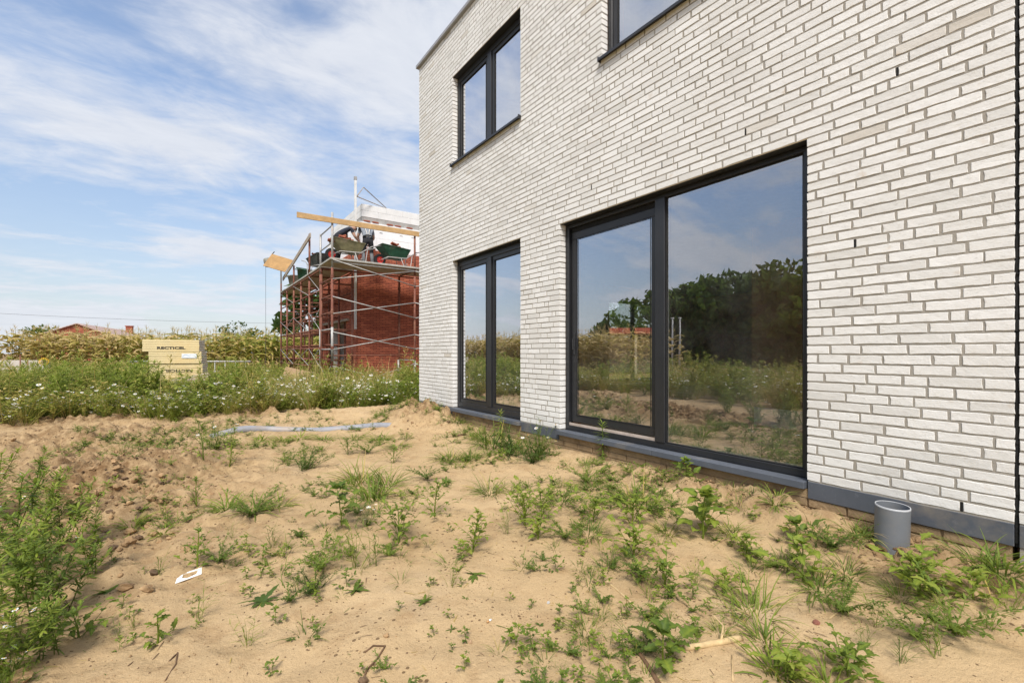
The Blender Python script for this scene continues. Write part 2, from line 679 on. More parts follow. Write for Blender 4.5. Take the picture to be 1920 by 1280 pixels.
def glass(name, lo=0.12, hi=0.9, tintc=(0.86, 0.93, 0.89), dirt=0.02):
    n = NT(name)
    fr = n.n('ShaderNodeLayerWeight')
    fr.inputs['Blend'].default_value = 0.5
    p = n.co('Position')
    wav = n.bump(n.noise(1.1, 2, 0.5, p), 0.010, 0.05)
    gl = n.n('ShaderNodeBsdfGlossy')
    gl.inputs['Roughness'].default_value = 0.0
    gl.inputs['Color'].default_value = (0.93, 0.95, 1.0, 1)
    n.l(wav, gl.inputs['Normal'])
    tr = n.n('ShaderNodeBsdfTransparent')
    tr.inputs['Color'].default_value = (*tintc, 1)
    mx = n.n('ShaderNodeMixShader')
    n.l(n.math('ADD', n.math('MULTIPLY', n.math('POWER', fr.outputs['Facing'], 1.4), hi), lo, True), mx.inputs[0])
    n.l(tr.outputs[0], mx.inputs[1])
    n.l(gl.outputs[0], mx.inputs[2])
    df = n.n('ShaderNodeBsdfDiffuse')
    df.inputs['Color'].default_value = (0.5, 0.5, 0.48, 1)
    m2 = n.n('ShaderNodeMixShader')
    n.l(n.rng(n.noise(2.5, 6, 0.7, p), 0.4, 0.8, dirt * 0.3, dirt * 2), m2.inputs[0])
    n.l(mx.outputs[0], m2.inputs[1])
    n.l(df.outputs[0], m2.inputs[2])
    return n.done(m2.outputs[0])


M = {}
M['brick'] = brick_white()
M['mortar'] = mortar()
M['stone'] = bluestone()
M['redbrick'] = red_brick()
M['sand'] = sand()
M['leaf'] = foliage()
M['glass'] = glass('window_glass', 0.33, 1.1, (0.95, 0.97, 0.95), 0.035)
M['glass_thin'] = glass('plain_glass', 0.03, 0.5, (0.98, 0.99, 0.98), 0.01)
M['frame'] = simple('anthracite_frame', (0.021, 0.022, 0.025), 0.38, 0.0, 0.15, 4, 0.05, 300, 0.5)
M['black'] = simple('black_gap', (0.008, 0.008, 0.008), 0.8, 0, 0.3, 30, 0.4, 60)
M['lintel'] = simple('lintel_steel', (0.27, 0.205, 0.115), 0.6, 0, 0.3, 8)
M['alu'] = simple('aluminium', (0.58, 0.56, 0.55), 0.4, 0.6, 0.1, 20)
M['track'] = simple('threshold_strip', (0.50, 0.42, 0.37), 0.5, 0.1, 0.15, 10, dirt=((0.3, 0.22, 0.14), 0.5))
M['trimgrey'] = simple('roof_trim_metal', (0.33, 0.325, 0.33), 0.45, 0.2, 0.08, 6)
M['footing'] = simple('footing_brick', (0.26, 0.185, 0.105), 0.95, 0, 0.35, 7, 0.6, 60, kind='Position', dirt=((0.36, 0.26, 0.15), 0.8))
M['block'] = simple('terracotta_block', (0.56, 0.30, 0.15), 0.9, 0, 0.2, 5, 0.3, 40, kind='Position')
M['plaster'] = simple('interior_plaster', (0.5, 0.45, 0.38), 0.9, 0, 0.15, 3, kind='Position')
M['screed'] = simple('screed', (0.40, 0.33, 0.25), 0.95, 0, 0.25, 3, 0.4, 30, kind='Position', dirt=((0.28, 0.27, 0.20), 0.7))
M['concrete'] = simple('concrete', (0.36, 0.35, 0.33), 0.9, 0, 0.2, 9, 0.4, 50, kind='Position')
M['pvc'] = simple('grey_pvc', (0.165, 0.178, 0.196), 0.42, 0, 0.10, 5, 0.05, 40, dirt=((0.33, 0.26, 0.17), 0.5))
M['pvcrim'] = simple('pvc_cut_edge', (0.40, 0.41, 0.43), 0.5, 0, 0.1, 20)
M['drain'] = simple('drain_pipe_grey', (0.27, 0.275, 0.30), 0.5, 0, 0.15, 6, 0.1, 30, kind='Position', dirt=((0.42, 0.31, 0.19), 0.8))
M['rust'] = simple('rusty_paint', (0.205, 0.078, 0.052), 0.75, 0.1, 0.35, 14, 0.3, 60, kind='Position', dirt=((0.30, 0.16, 0.10), 0.7))
M['galv'] = simple('galvanised', (0.42, 0.415, 0.40), 0.55, 0.4, 0.2, 14, kind='Position', dirt=((0.32, 0.24, 0.20), 0.6))
M['wood'] = simple('pale_timber', (0.52, 0.335, 0.155), 0.75, 0, 0.2, 5, 0.3, 50, dirt=((0.40, 0.25, 0.12), 0.6))
M['oldwood'] = simple('weathered_timber', (0.36, 0.30, 0.235), 0.85, 0, 0.25, 6, 0.4, 50)
M['deck'] = simple('scaffold_deck', (0.46, 0.45, 0.41), 0.75, 0.1, 0.22, 5, 0.3, 40, dirt=((0.35, 0.28, 0.2), 0.7))
M['white'] = simple('white_foam', (0.80, 0.80, 0.80), 0.7, 0, 0.04, 3)
M['aac'] = simple('aerated_block', (0.72, 0.715, 0.70), 0.9, 0, 0.07, 3, 0.2, 30)
M['olive'] = simple('barrow_olive', (0.20, 0.185, 0.10), 0.6, 0.1, 0.3, 9, dirt=((0.36, 0.30, 0.22), 0.8))
M['green'] = simple('barrow_green', (0.022, 0.085, 0.050), 0.5, 0.1, 0.3, 9, dirt=((0.20, 0.19, 0.15), 0.5))
M['tub'] = simple('dark_tub', (0.045, 0.055, 0.05), 0.6, 0, 0.3, 9, dirt=((0.22, 0.20, 0.17), 0.6))
M['tubgrey'] = simple('mortar_tub', (0.20, 0.19, 0.15), 0.7, 0, 0.3, 9, dirt=((0.34, 0.32, 0.28), 0.8))
M['tyre'] = simple('tyre', (0.02, 0.02, 0.02), 0.8)
M['rim'] = simple('red_rim', (0.50, 0.035, 0.025), 0.5)
M['redbrick_loose'] = simple('loose_red_brick', (0.30, 0.095, 0.055), 0.9, 0, 0.35, 18, 0.4, 60)
M['skin'] = simple('skin', (0.46, 0.27, 0.19), 0.55)
M['navy'] = simple('navy_cloth', (0.022, 0.026, 0.040), 0.9)
M['greycloth'] = simple('grey_cloth', (0.22, 0.24, 0.27), 0.9, 0, 0.15, 25)
M['darkcloth'] = simple('dark_trousers', (0.022, 0.022, 0.026), 0.9)
M['pad'] = simple('grey_pads', (0.16, 0.17, 0.18), 0.85)
M['hair'] = simple('brown_hair', (0.05, 0.03, 0.02), 0.8)
M['shoe'] = simple('boots', (0.05, 0.035, 0.025), 0.7)
M['strap'] = simple('pale_strap', (0.60, 0.58, 0.54), 0.8)
M['pir'] = simple('yellow_foam_board', (0.70, 0.575, 0.32), 0.75, 0, 0.06, 2.5, 0.1, 20, dirt=((0.70, 0.47, 0.17), 0.5))
M['pirside'] = simple('foil_edge', (0.86, 0.83, 0.76), 0.6, 0, 0.08, 10)
M['ink'] = simple('printed_ink', (0.05, 0.042, 0.035), 0.7)
M['sticker'] = simple('label_sticker', (0.75, 0.78, 0.80), 0.5)
M['stickerblue'] = simple('label_blue', (0.12, 0.30, 0.55), 0.5)
M['paper'] = simple('white_card', (0.80, 0.79, 0.76), 0.7, 0, 0.06, 10)
M['clod'] = simple('earth_clod', (0.32, 0.205, 0.105), 0.97, 0, 0.4, 14, 0.8, 50, kind='Position')
M['darkclod'] = simple('dark_clod', (0.135, 0.085, 0.048), 0.97, 0, 0.4, 14, 0.8, 50, kind='Position')
M['stick'] = simple('dry_stem', (0.52, 0.38, 0.20), 0.8, 0, 0.3, 25, dirt=((0.30, 0.18, 0.08), 0.6))
M['twig'] = simple('brown_twig', (0.13, 0.075, 0.04), 0.9, 0, 0.3, 25)
M['petal'] = simple('petal', (0.82, 0.82, 0.80), 0.6, 0, 0.03)
M['yellow'] = simple('flower_centre', (0.72, 0.42, 0.02), 0.7, 0, 0.2)
M['bark'] = simple('bark', (0.085, 0.062, 0.042), 0.95, 0, 0.35, 10, 0.7, 30)
M['rooftile'] = simple('clay_roof', (0.52, 0.38, 0.33), 0.8, 0, 0.12, 2, 0.5, 6, kind='Position')
M['redroof'] = simple('red_sheet_roof', (0.42, 0.10, 0.065), 0.7, 0, 0.15, 2, kind='Position')
M['wire'] = simple('cable', (0.05, 0.05, 0.055), 0.7)
M['pole'] = simple('pale_pole', (0.55, 0.53, 0.50), 0.7)
M['whitepaint'] = simple('white_paint', (0.72, 0.72, 0.70), 0.55, 0, 0.08, 6, dirt=((0.40, 0.36, 0.30), 0.5))
M['greywall'] = simple('pale_panel', (0.52, 0.47, 0.42), 0.8, 0, 0.12, 2)
M['plywood'] = simple('plywood', (0.36, 0.21, 0.08), 0.7, 0, 0.2, 4)
M['butt'] = simple('filter_paper', (0.50, 0.28, 0.12), 0.8)
M['brownboard'] = simple('brown_board', (0.36, 0.235, 0.135), 0.85, 0, 0.2, 4)

# ------------------------------------------------------------------ the ground
def axis(dense0, dense1, step, lo, hi, grow=1.16):
    a = list(np.arange(dense0, dense1 + step * 0.5, step))
    s, p = step, a[-1]
    while p < hi:
        s *= grow
        p += s
        a.append(p)
    s, p = step, a[0]
    b = []
    while p > lo:
        s *= grow
        p -= s
        b.append(p)
    return np.array(b[::-1] + a)


gxs = axis(-5.6, 0.30, 0.024, -420, 420)
gys = axis(0.2, 9.6, 0.028, -420, 700)
GX, GY = np.meshgrid(gxs, gys)
GZ = H(GX, GY)
nxg, nyg = len(gxs), len(gys)
iy, ix = np.meshgrid(np.arange(nyg - 1), np.arange(nxg - 1), indexing='ij')
i0 = (iy * nxg + ix).ravel()
GF = np.stack([i0, i0 + 1, i0 + 1 + nxg, i0 + nxg], 1)
gm = numpy_mesh('ground', np.stack([GX.ravel(), GY.ravel(), GZ.ravel()], 1), GF, [M['sand']], tint=np.clip(rough_mask(GX, GY).ravel() + sstep(9.6, 11, GY).ravel(), 0, 1), smooth=True)
ground = link('ground', gm)
tag(ground, kind='structure')

# ------------------------------------------------------------------ the white brick house
C_H = 0.0605
PZ = 0.336                       # top of the bluestone plinth
ROWS = 99
TOPZ = PZ + ROWS * C_H
YR, YL = 0.402, 7.678            # expansion joint, far corner
rowz = lambda k: PZ + k * C_H
DOOR = (1.347, 3.853, PZ, rowz(38))
WLOW = (4.599, 6.397, PZ, rowz(38))
WUP = (4.599, 6.397, rowz(63), rowz(86))
WUPR = (1.347, 3.219, rowz(63), rowz(86))
OPEN = [DOOR, WLOW, WUP, WUPR]

HLOC = Vector((0.0, 4.0, 0.0))
house = empty('white_brick_house', HLOC, 0, 'two storey flat roofed house of white hand moulded brick with anthracite windows', 'house')


def under(o, root):
    o.parent = root
    o.matrix_parent_inverse = Matrix.Translation(-Vector(root.location))
    return o


def lay_bricks(y0, y1, rows, opens, seed, lens=(0.213, 0.158, 0.102), joint=0.0125):
    rnd = random.Random(seed)
    out, joints = [], []
    prev = []
    for k in range(rows):
        za, zb = rowz(k), rowz(k + 1)
        zm = (za + zb) / 2
        segs = [(y0, y1)]
        for (a, b, c, d) in opens:
            if c - 1e-4 < zm < d + 1e-4:
                ns = []
                for s in segs:
                    if b <= s[0] or a >= s[1]:
                        ns.append(s)
                        continue
                    if a > s[0]:
                        ns.append((s[0], a))
                    if b < s[1]:
                        ns.append((b, s[1]))
                segs = ns
        cur = []
        for (a, b) in segs:
            p = a
            first = True
            while p < b - 0.02:
                best = None
                for _ in range(6):
                    if first:
                        L = rnd.choice((0.104, 0.162, 0.218, 0.07, 0.19))
                    else:
                        q = rnd.random()
                        L = lens[0] if q < 0.66 else (lens[1] if q < 0.83 else lens[2])
                        if q > 0.955:
                            L = 0.055
                    L += rnd.uniform(-0.006, 0.006)
                    e = p + L
                    if all(abs(e - j) > 0.032 for j in prev):
                        best = L
                        break
                    best = L
                first = False
                e = p + best
                if b - e < 0.055:
                    e = b
                h = C_H - 0.0115 + rnd.uniform(-0.002, 0.0015)
                out.append((p, e, za + 0.0105 + rnd.uniform(-0.0008, 0.0008), h, abs(p - a) < 1e-4, abs(e - b) < 1e-4))
                cur.append(e + joint / 2)
                if e < b - 1e-4:
                    joints.append((e, za, h))
                p = e + joint + rnd.uniform(-0.0025, 0.0035)
        prev = cur
    return out, joints


def brick_boxes(bricks, seed, x_in=0.07):
    """Many bricks as one vertex and face array: chamfered, each a little askew."""
    g = np.random.default_rng(seed)
    n = len(bricks)
    B = np.array([b[:4] for b in bricks])
    y0, y1, z0, hh = B.T
    z1 = z0 + hh
    V = np.zeros((n, 12, 3))
    ch = g.uniform(0.0006, 0.0020, n)
    xf = g.uniform(-0.0016, 0.0006, n)
    cy = [(0, 0), (1, 0), (1, 1), (0, 1)]
    for q, (a, b) in enumerate(cy):
        jy = g.uniform(-0.0018, 0.0018, n)
        jz = g.uniform(-0.0016, 0.0016, n)
        yy = np.where(a == 0, y0, y1) + jy
        zz = np.where(b == 0, z0, z1) + jz
        V[:, q] = np.stack([np.full(n, x_in), yy, zz], 1)
        V[:, 4 + q] = np.stack([xf + ch * 0.9, yy, zz], 1)
        sy = 1 if a == 0 else -1
        sz = 1 if b == 0 else -1
        V[:, 8 + q] = np.stack([xf + g.uniform(-0.001, 0.001, n), yy + sy * ch, zz + sz * ch], 1)
    F = []
    for q in range(4):
        r = (q + 1) % 4
        F += [(q, r, 4 + r, 4 + q), (4 + q, 4 + r, 8 + r, 8 + q)]
    F.append((8, 9, 10, 11))
    F = np.array(F)[:, ::-1]
    FF = (F[None] + (np.arange(n) * 12)[:, None, None]).reshape(-1, 4)
    t = np.repeat(g.random(n), 12)
    return V.reshape(-1, 3), FF, t


bricks, joints = lay_bricks(YR, YL, ROWS, OPEN, 5)


def screen_area(b):
    y = (b[0] + b[1]) / 2
    z = b[2]
    dx, dy = -CAMX, y
    Zd = dx * math.sin(TH) + dy * math.cos(TH)
    u = HORX + FPX * (dx * math.cos(TH) - dy * math.sin(TH)) / Zd
    v = HORY - FPX * (z - CAMZ) / Zd
    if not (0 < u < 1920 and -20 < v < 1300):
        return 0
    return (b[1] - b[0]) * FPX * abs(CAMX) / Zd ** 2 * FPX / Zd


order = sorted(range(len(bricks)), key=lambda i: -screen_area(bricks[i]))
single = set(order[:300])


def brick_variant(L, seed):
    """A hand moulded brick, front at x = 0, from y = 0 to L, z = 0 to 1 (scaled later)."""
    rnd = random.Random(seed)
    mb = MB()
    hgt = 0.049
    ny = max(3, int(L / 0.036))
    ring = [(L * i / ny, 0.0) for i in range(ny)] + [(L, 0.0), (L, hgt * 0.5)] + [(L - L * i / ny, hgt) for i in range(ny)] + [(0, hgt), (0, hgt * 0.5)]
    outer, front, back = [], [], []
    for (y, z) in ring:
        jy, jz = rnd.uniform(-0.0022, 0.0022), rnd.uniform(-0.0019, 0.0019)
        cy_, cz_ = L / 2, hgt / 2
        c = rnd.uniform(0.0007, 0.0028)
        sy = (1 if y < 0.003 else (-1 if y > L - 0.003 else 0))
        sz = (1 if z < 0.003 else (-1 if z > hgt - 0.003 else 0))
        outer.append((0.0020, y + jy, z + jz))
        front.append((rnd.uniform(-0.0006, 0.0006), y + jy + sy * c, z + jz + sz * c))
        back.append((0.075, y, z))
    n = len(ring)
    mid = [(rnd.uniform(-0.0006, 0.0006), L * (i + 0.5) / 3, hgt * rnd.uniform(0.4, 0.6)) for i in range(3)]
    vs = back + outer + front + mid
    fs = []
    for i in range(n):
        j = (i + 1) % n
        fs += [(i, n + i, n + j, j), (n + i, 2 * n + i, 2 * n + j, n + j)]
        ym = (front[i][1] + front[j][1]) / 2
        m = 3 * n + min(2, max(0, int(ym / L * 3)))
        fs.append((2 * n + i, m, 2 * n + j))
    # close the strips between the three middle points
    for i in range(n):
        j = (i + 1) % n
        k = (j + 1) % n
        a = min(2, max(0, int((front[i][1] + front[j][1]) / 2 / L * 3)))
        b = min(2, max(0, int((front[j][1] + front[k][1]) / 2 / L * 3)))
        if a != b:
            fs.append((2 * n + j, 3 * n + a, 3 * n + b))
    mb.tint = 0.0
    mb.add(vs, fs)
    return mb.mesh('brick', M['brick'])


VARS = {}
for cls in (0.218, 0.162, 0.104, 0.06):
    VARS[cls] = [brick_variant(cls, int(cls * 1000) * 10 + s) for s in range(4 if cls > 0.2 else 2)]
rr = random.Random(3)
for i in sorted(single):
    a, b, z, h, e0, e1 = bricks[i]
    L = b - a
    cls = min(VARS, key=lambda c: abs(c - L))
    o = link('brick', rr.choice(VARS[cls]))
    o.location = (rr.uniform(-0.0018, 0.0006), a, z)
    o.scale = (1, L / cls, h / 0.049)
    o.rotation_euler = (rr.uniform(-0.004, 0.004), 0, 0)
    under(o, house)
rest = [b for i, b in enumerate(bricks) if i not in single]
V, F, T = brick_boxes(rest, 11, 0.085)
o = link('brickwork', numpy_mesh('brickwork', V, F, [M['brick']], T))
tag(under(o, house), kind='stuff')


def wall_with_openings(mb, x0, x1, y0, y1, z0, z1, opens):
    """A slab standing in x0..x1 built of boxes round its openings."""
    ys = sorted(set([y0, y1] + [v for o_ in opens for v in o_[:2]]))
    for ya, yb in zip(ys[:-1], ys[1:]):
        ym = (ya + yb) / 2
        cuts = sorted([(c, d) for (a, b, c, d) in opens if a < ym < b])
        z = z0
        for c, d in cuts:
            if c > z:
                mb.box(x0, x1, ya, yb, z, c)
            z = d
        if z < z1:
            mb.box(x0, x1, ya, yb, z, z1)


mb = MB()
wall_with_openings(mb, 0.0024, 0.088, YR + 0.002, YL - 0.004, PZ - 0.02, TOPZ, [(a - 0.006, b + 0.006, c - (0.03 if c <= PZ else 0.004), d + 0.004) for a, b, c, d in OPEN])
under(mb.build('mortar_bed', M['mortar']), house)
mb = MB()
wall_with_openings(mb, 0.168, 0.31, YR + 0.002, YL - 0.09, 0.0, TOPZ - 0.1, [(a + 0.02, b - 0.02, c - 0.02, d + 0.0) for a, b, c, d in OPEN])
under(mb.build('inner_wall', M['block']), house)

# weep holes: head joints left open, seen as short dark slots
for px, py in ((1653, 140), (1397, 243), (1237, 307), (1115, 348), (1190, 985), (1806, 945), (948, 420), (1583, 470)):
    d = ray(px, py)
    s = -CAMX / d[0]
    yy, zz = CAMY + d[1] * s, CAMZ + d[2] * s
    j = min(joints, key=lambda j_: (j_[0] + 0.006 - yy) ** 2 + (j_[1] + 0.03 - zz) ** 2)
    mb = MB()
    mb.box(0.0001, 0.0023, j[0] + 0.001, j[0] + 0.0115, j[1] + 0.010, j[1] + 0.060)
    under(mb.build('weep_hole', M['black']), house)

# plinth stones, sill stones, footing
for a, b in ((YR, 1.345), (3.870, 4.583), (6.413, YL)):
    mb = MB()
    mb.cbox(-0.003, 0.10, a + 0.002, b - 0.002, 0.223, PZ, 0.002)
    under(mb.build('plinth_stone', M['stone']), house)
for a, b in ((1.352, 2.578), (2.582, 3.868), (4.586, 5.52), (5.524, 6.411)):
    mb = MB()
    mb.cbox(-0.055, 0.10, a, b, 0.284, 0.333, 0.003, Matrix.Rotation(R(2.2), 4, 'Y'))
    under(mb.build('sill_stone', M['stone']), house)
for a, b in ((1.330, 3.868), (4.584, 6.413)):
    mb = MB()
    mb.box(0.004, 0.10, a, b, 0.222, 0.282)
    under(mb.build('sill_bedding', M['footing']), house)
rnd = random.Random(12)
mb = MB()
mb.box(0.016, 0.16, YR + 0.01, YL - 0.02, -0.4, 0.222)
for k in range(5):
    z = 0.221 - 0.061 * (k + 1)
    p = YR + 0.01 + rnd.uniform(0, 0.1)
    while p < YL - 0.26:
        mb.cbox(0.004 + rnd.uniform(0, 0.006), 0.02, p, p + 0.212, z + 0.006, z + 0.058, 0.003)
        p += 0.223
o = under(mb.build('footing', M['footing']), house)
tag(o, kind='stuff')

# lintels: thin steel angles over the openings
for a, b, c, d in OPEN:
    mb = MB()
    mb.box(0.0005, 0.084, a - 0.004, b + 0.004, d + 0.0012, d + 0.0085)
    under(mb.build('lintel', M['lintel']), house)
    mb = MB()
    mb.box(0.002, 0.16, a - 0.002, b + 0.002, d - 0.0015, d + 0.0010)
    under(mb.build('reveal_board', M['frame']), house)

# roof edge
mb = MB()
mb.cbox(-0.048, 0.36, YR, YL + 0.045, TOPZ + 0.004, TOPZ + 0.058, 0.004)
under(mb.build('roof_edge', M['trimgrey']), house)
mb = MB()
mb.box(0.08, 9.0, YR + 0.02, YL - 0.02, TOPZ - 0.1, TOPZ + 0.003)
under(mb.build('roof', M['concrete']), house)

# expansion joint: foam and black strip squeezed between the two houses
mb = MB()
rnd = random.Random(4)
mb.box(0.012, 0.05, 0.3885, 0.4000, 0.22, TOPZ)
z = 0.24
while z < TOPZ - 0.1:
    L = rnd.uniform(0.08, 0.3)
    mb.box(0.004 + rnd.uniform(0, 0.006), 0.012, 0.389 + rnd.uniform(0, 0.003), 0.401, z, z + L)
    z += L + rnd.uniform(0, 0.02)
under(mb.build('expansion_joint', M['black']), house)


def members(mb, x0, x1, a, b, c, d, w, wb=None, wt=None):
    """Four frame members, butted, between y a..b and z c..d."""
    wb = w if wb is None else wb
    wt = w if wt is None else wt
    mb.cbox(x0, x1, a, b, c, c + wb, 0.003)
    mb.cbox(x0, x1, a, b, d - wt, d, 0.003)
    mb.cbox(x0, x1, a, a + w, c + wb, d - wt, 0.003)
    mb.cbox(x0, x1, b - w, b, c + wb, d - wt, 0.003)


def pane(x, a, b, c, d, parent, name='pane'):
    mb = MB()
    vs = [(x + dx, y, z) for dx in (0, 0.026) for (y, z) in ((a, c), (b, c), (b, d), (a, d))]
    mb.add(vs, [(3, 2, 1, 0)])
    mb.mat = 1
    mb.add(vs, [(4, 5, 6, 7), (0, 1, 5, 4), (1, 2, 6, 5), (2, 3, 7, 6), (3, 0, 4, 7)])
    o_ = mb.build(name, [M['glass'], M['glass_thin']])
    o_.parent = parent
    return o_


def casement(o4, split, sill_metal):
    a, b, c, d = o4
    mb = MB()
    members(mb, 0.090, 0.160, a + 0.002, b - 0.002, c + 0.004, d - 0.003, 0.055, 0.085 if not sill_metal else 0.05, 0.075)
    mb.cbox(0.084, 0.160, split - 0.05, split + 0.05, c + (0.089 if not sill_metal else 0.054), d - 0.078, 0.003)
    fr = under(mb.build('window', M['frame']), house)
    lo = c + (0.089 if not sill_metal else 0.054)
    for (p, q) in ((a + 0.057, split - 0.05), (split + 0.05, b - 0.057)):
        mb = MB()
        members(mb, 0.104, 0.150, p, q, lo, d - 0.078, 0.058)
        s = mb.build('sash', M['frame'])
        s.parent = fr
        mb = MB()
        members(mb, 0.098, 0.112, p + 0.058, q - 0.058, lo + 0.058, d - 0.136, 0.010)
        s = mb.build('glazing_bead', M['black'])
        s.parent = fr
        pane(0.114, p + 0.062, q - 0.062, lo + 0.062, d - 0.140, fr)
    return fr


casement(WLOW, 5.46, False)
for w, sp in ((WUP, 5.46), (WUPR, 2.28)):
    fr = casement(w, sp, True)
    a, b, c, d = w
    mb = MB()
    RM = Matrix.Translation((0, 0, c)) @ Matrix.Rotation(R(4), 4, 'Y') @ Matrix.Translation((0, 0, -c))
    mb.cbox(-0.045, 0.092, a - 0.012, b + 0.012, c - 0.003, c + 0.004, 0.0015, RM)
    mb.cbox(-0.048, -0.042, a - 0.012, b + 0.012, c - 0.026, c + 0.004, 0.001, RM)
    for y in (a - 0.016, b + 0.010):
        mb.cbox(-0.048, 0.02, y, y + 0.006, c - 0.026, c + 0.026, 0.001, RM)
    s = mb.build('metal_sill', M['frame'])
    s.parent = fr

# the large sliding door
a, b, c, d = DOOR
mb = MB()
mb.cbox(0.088, 0.170, a + 0.002, b - 0.002, 0.334, 0.388, 0.003)
mb.cbox(0.088, 0.170, a + 0.002, b - 0.002, d - 0.040, d - 0.003, 0.003)
mb.cbox(0.088, 0.170, a + 0.002, a + 0.060, 0.388, d - 0.040, 0.003)
mb.cbox(0.088, 0.118, b - 0.052, b - 0.002, 0.388, d - 0.040, 0.003)
mb.cbox(0.118, 0.170, b - 0.030, b - 0.002, 0.388, d - 0.040, 0.003)
door = under(mb.build('sliding_door', M['frame']), house)
mb = MB()
mb.cbox(0.080, 0.172, 2.535, 2.638, 0.388, d - 0.040, 0.003)
s = mb.build('mullion', M['frame']); s.parent = door
mb = MB()
members(mb, 0.122, 0.168, 2.62, b - 0.055, 0.428, d - 0.092, 0.088, 0.075, 0.078)
s = mb.build('sash', M['frame']); s.parent = door
mb = MB()
mb.cbox(0.126, 0.160, 2.638, b - 0.052, d - 0.094, d - 0.040, 0.002)
s = mb.build('head_track', M['black']); s.parent = door
mb = MB()
mb.cbox(0.093, 0.160, 2.640, b - 0.054, 0.3885, 0.400, 0.002)
mb.cbox(0.093, 0.099, 2.640, b - 0.054, 0.400, 0.418, 0.001)
s = mb.build('threshold', M['track']); s.parent = door
mb = MB()
mb.cbox(0.112, 0.122, b - 0.125, b - 0.095, 1.18, 1.42, 0.003)
mb.tube([(0.122, b - 0.11, 1.24), (0.095, b - 0.11, 1.24), (0.095, b - 0.11, 1.36), (0.122, b - 0.11, 1.36)], 0.006, 6)
s = mb.build('handle', M['frame']); s.parent = door
mb = MB()
members(mb, 0.116, 0.1215, 2.71, b - 0.143, 0.503, d - 0.170, 0.008)
s = mb.build('glazing_bead', M['black']); s.parent = door
mb = MB()
members(mb, 0.098, 0.110, a + 0.060, 2.535, 0.388, d - 0.040, 0.010)
s = mb.build('glazing_bead', M['black']); s.parent = door
pane(0.132, 2.706, b - 0.141, 0.500, d - 0.168, door)
pane(0.112, a + 0.058, 2.537, 0.386, d - 0.038, door)
# pale spacer strip showing inside the edge of the fixed pane
mb = MB()
members(mb, 0.118, 0.130, a + 0.062, 2.532, 0.392, d - 0.046, 0.016)
s = mb.build('glazing_spacer', M['alu']); s.parent = door

# rooms behind the glass
mb = MB(); mb.box(0.31, 8.6, YR + 0.02, 7.40, 0.05, 0.295)
under(mb.build('floor', M['screed']), house)
mb = MB(); mb.box(0.31, 8.6, YR + 0.02, 7.40, 2.78, 3.02)
under(mb.build('ceiling', M['concrete']), house)
GW = (4.67, 6.69, 0.50, 2.47)
mb = MB()
for (x0, x1, z0, z1) in ((0.09, GW[0], -0.2, 2.78), (GW[1], 8.9, -0.2, 2.78), (GW[0], GW[1], -0.2, GW[2]), (GW[0], GW[1], GW[3], 2.78), (0.09, 8.9, 2.78, TOPZ - 0.1)):
    mb.box(x0, x1, 7.40, YL - 0.005, z0, z1)
under(mb.build('gable_wall', M['block']), house)
mb = MB(); mb.box(8.6, 8.9, YR + 0.02, 7.40, -0.2, TOPZ - 0.1)
under(mb.build('rear_wall', M['block']), house)
mb = MB(); mb.box(0.31, 8.6, YR + 0.002, YR + 0.02, 0.0, TOPZ - 0.1)
under(mb.build('party_wall', M['block']), house)
mb = MB()
for (x0, x1) in ((GW[0], GW[0] + 0.06), (5.62, 5.72), (GW[1] - 0.06, GW[1])):
    mb.cbox(x0, x1, 7.52, 7.58, GW[2] + 0.06, GW[3] - 0.06, 0.003)
mb.cbox(GW[0], GW[1], 7.52, 7.58, GW[2], GW[2] + 0.06, 0.003)
mb.cbox(GW[0], GW[1], 7.52, 7.58, GW[3] - 0.06, GW[3], 0.003)
gw = under(mb.build('window', M['frame']), house)
for x0, x1 in ((GW[0] + 0.06, 5.62), (5.72, GW[1] - 0.06)):
    mb = MB(); mb.box(x0, x1, 7.545, 7.555, GW[2] + 0.06, GW[3] - 0.06)
    s = mb.build('pane', M['glass_thin']); s.parent = gw
mb = MB()
mb.box(2.40, 2.55, YR + 0.03, 2.93, 0.52, 2.779)
under(mb.build('partition_wall', M['block']), house)
mb = MB()
for k in range(4):
    mb.cbox(2.395, 2.555, YR + 0.03 + k * 0.62, YR + 0.03 + k * 0.62 + 0.612, 0.296, 0.518, 0.004)
under(mb.build('partition_base', M['aac']), house)
# a low stack of boards along the far wall of the room and one pack lying on the floor
bs = empty('board_stack', (5.6, 7.15, 0.296), 0, 'low stack of brown boards under the inner window, seen through the sliding door', 'boards')
for k in range(3):
    mb = MB(); mb.cbox(-1.1 + 0.05 * k, 1.2 - 0.08 * k, -0.2, 0.2, 0.06 * k, 0.06 * k + 0.055, 0.003)
    mb.build('board', M['brownboard'], bs)
mb = MB(); mb.cbox(-0.35, 0.35, -0.24, 0.24, 0, 0.12, 0.006)
mb.mat = 1
mb.box(-0.33, 0.33, -0.22, 0.22, 0.1205, 0.128)
o = mb.build('paper_pack', [M['brownboard'], M['paper']], None, False, (3.05, 4.75, 0.296), (0, 0, R(12)))
tag(o, 'flat brown pack with a white top lying on the floor inside the sliding door', 'pack')

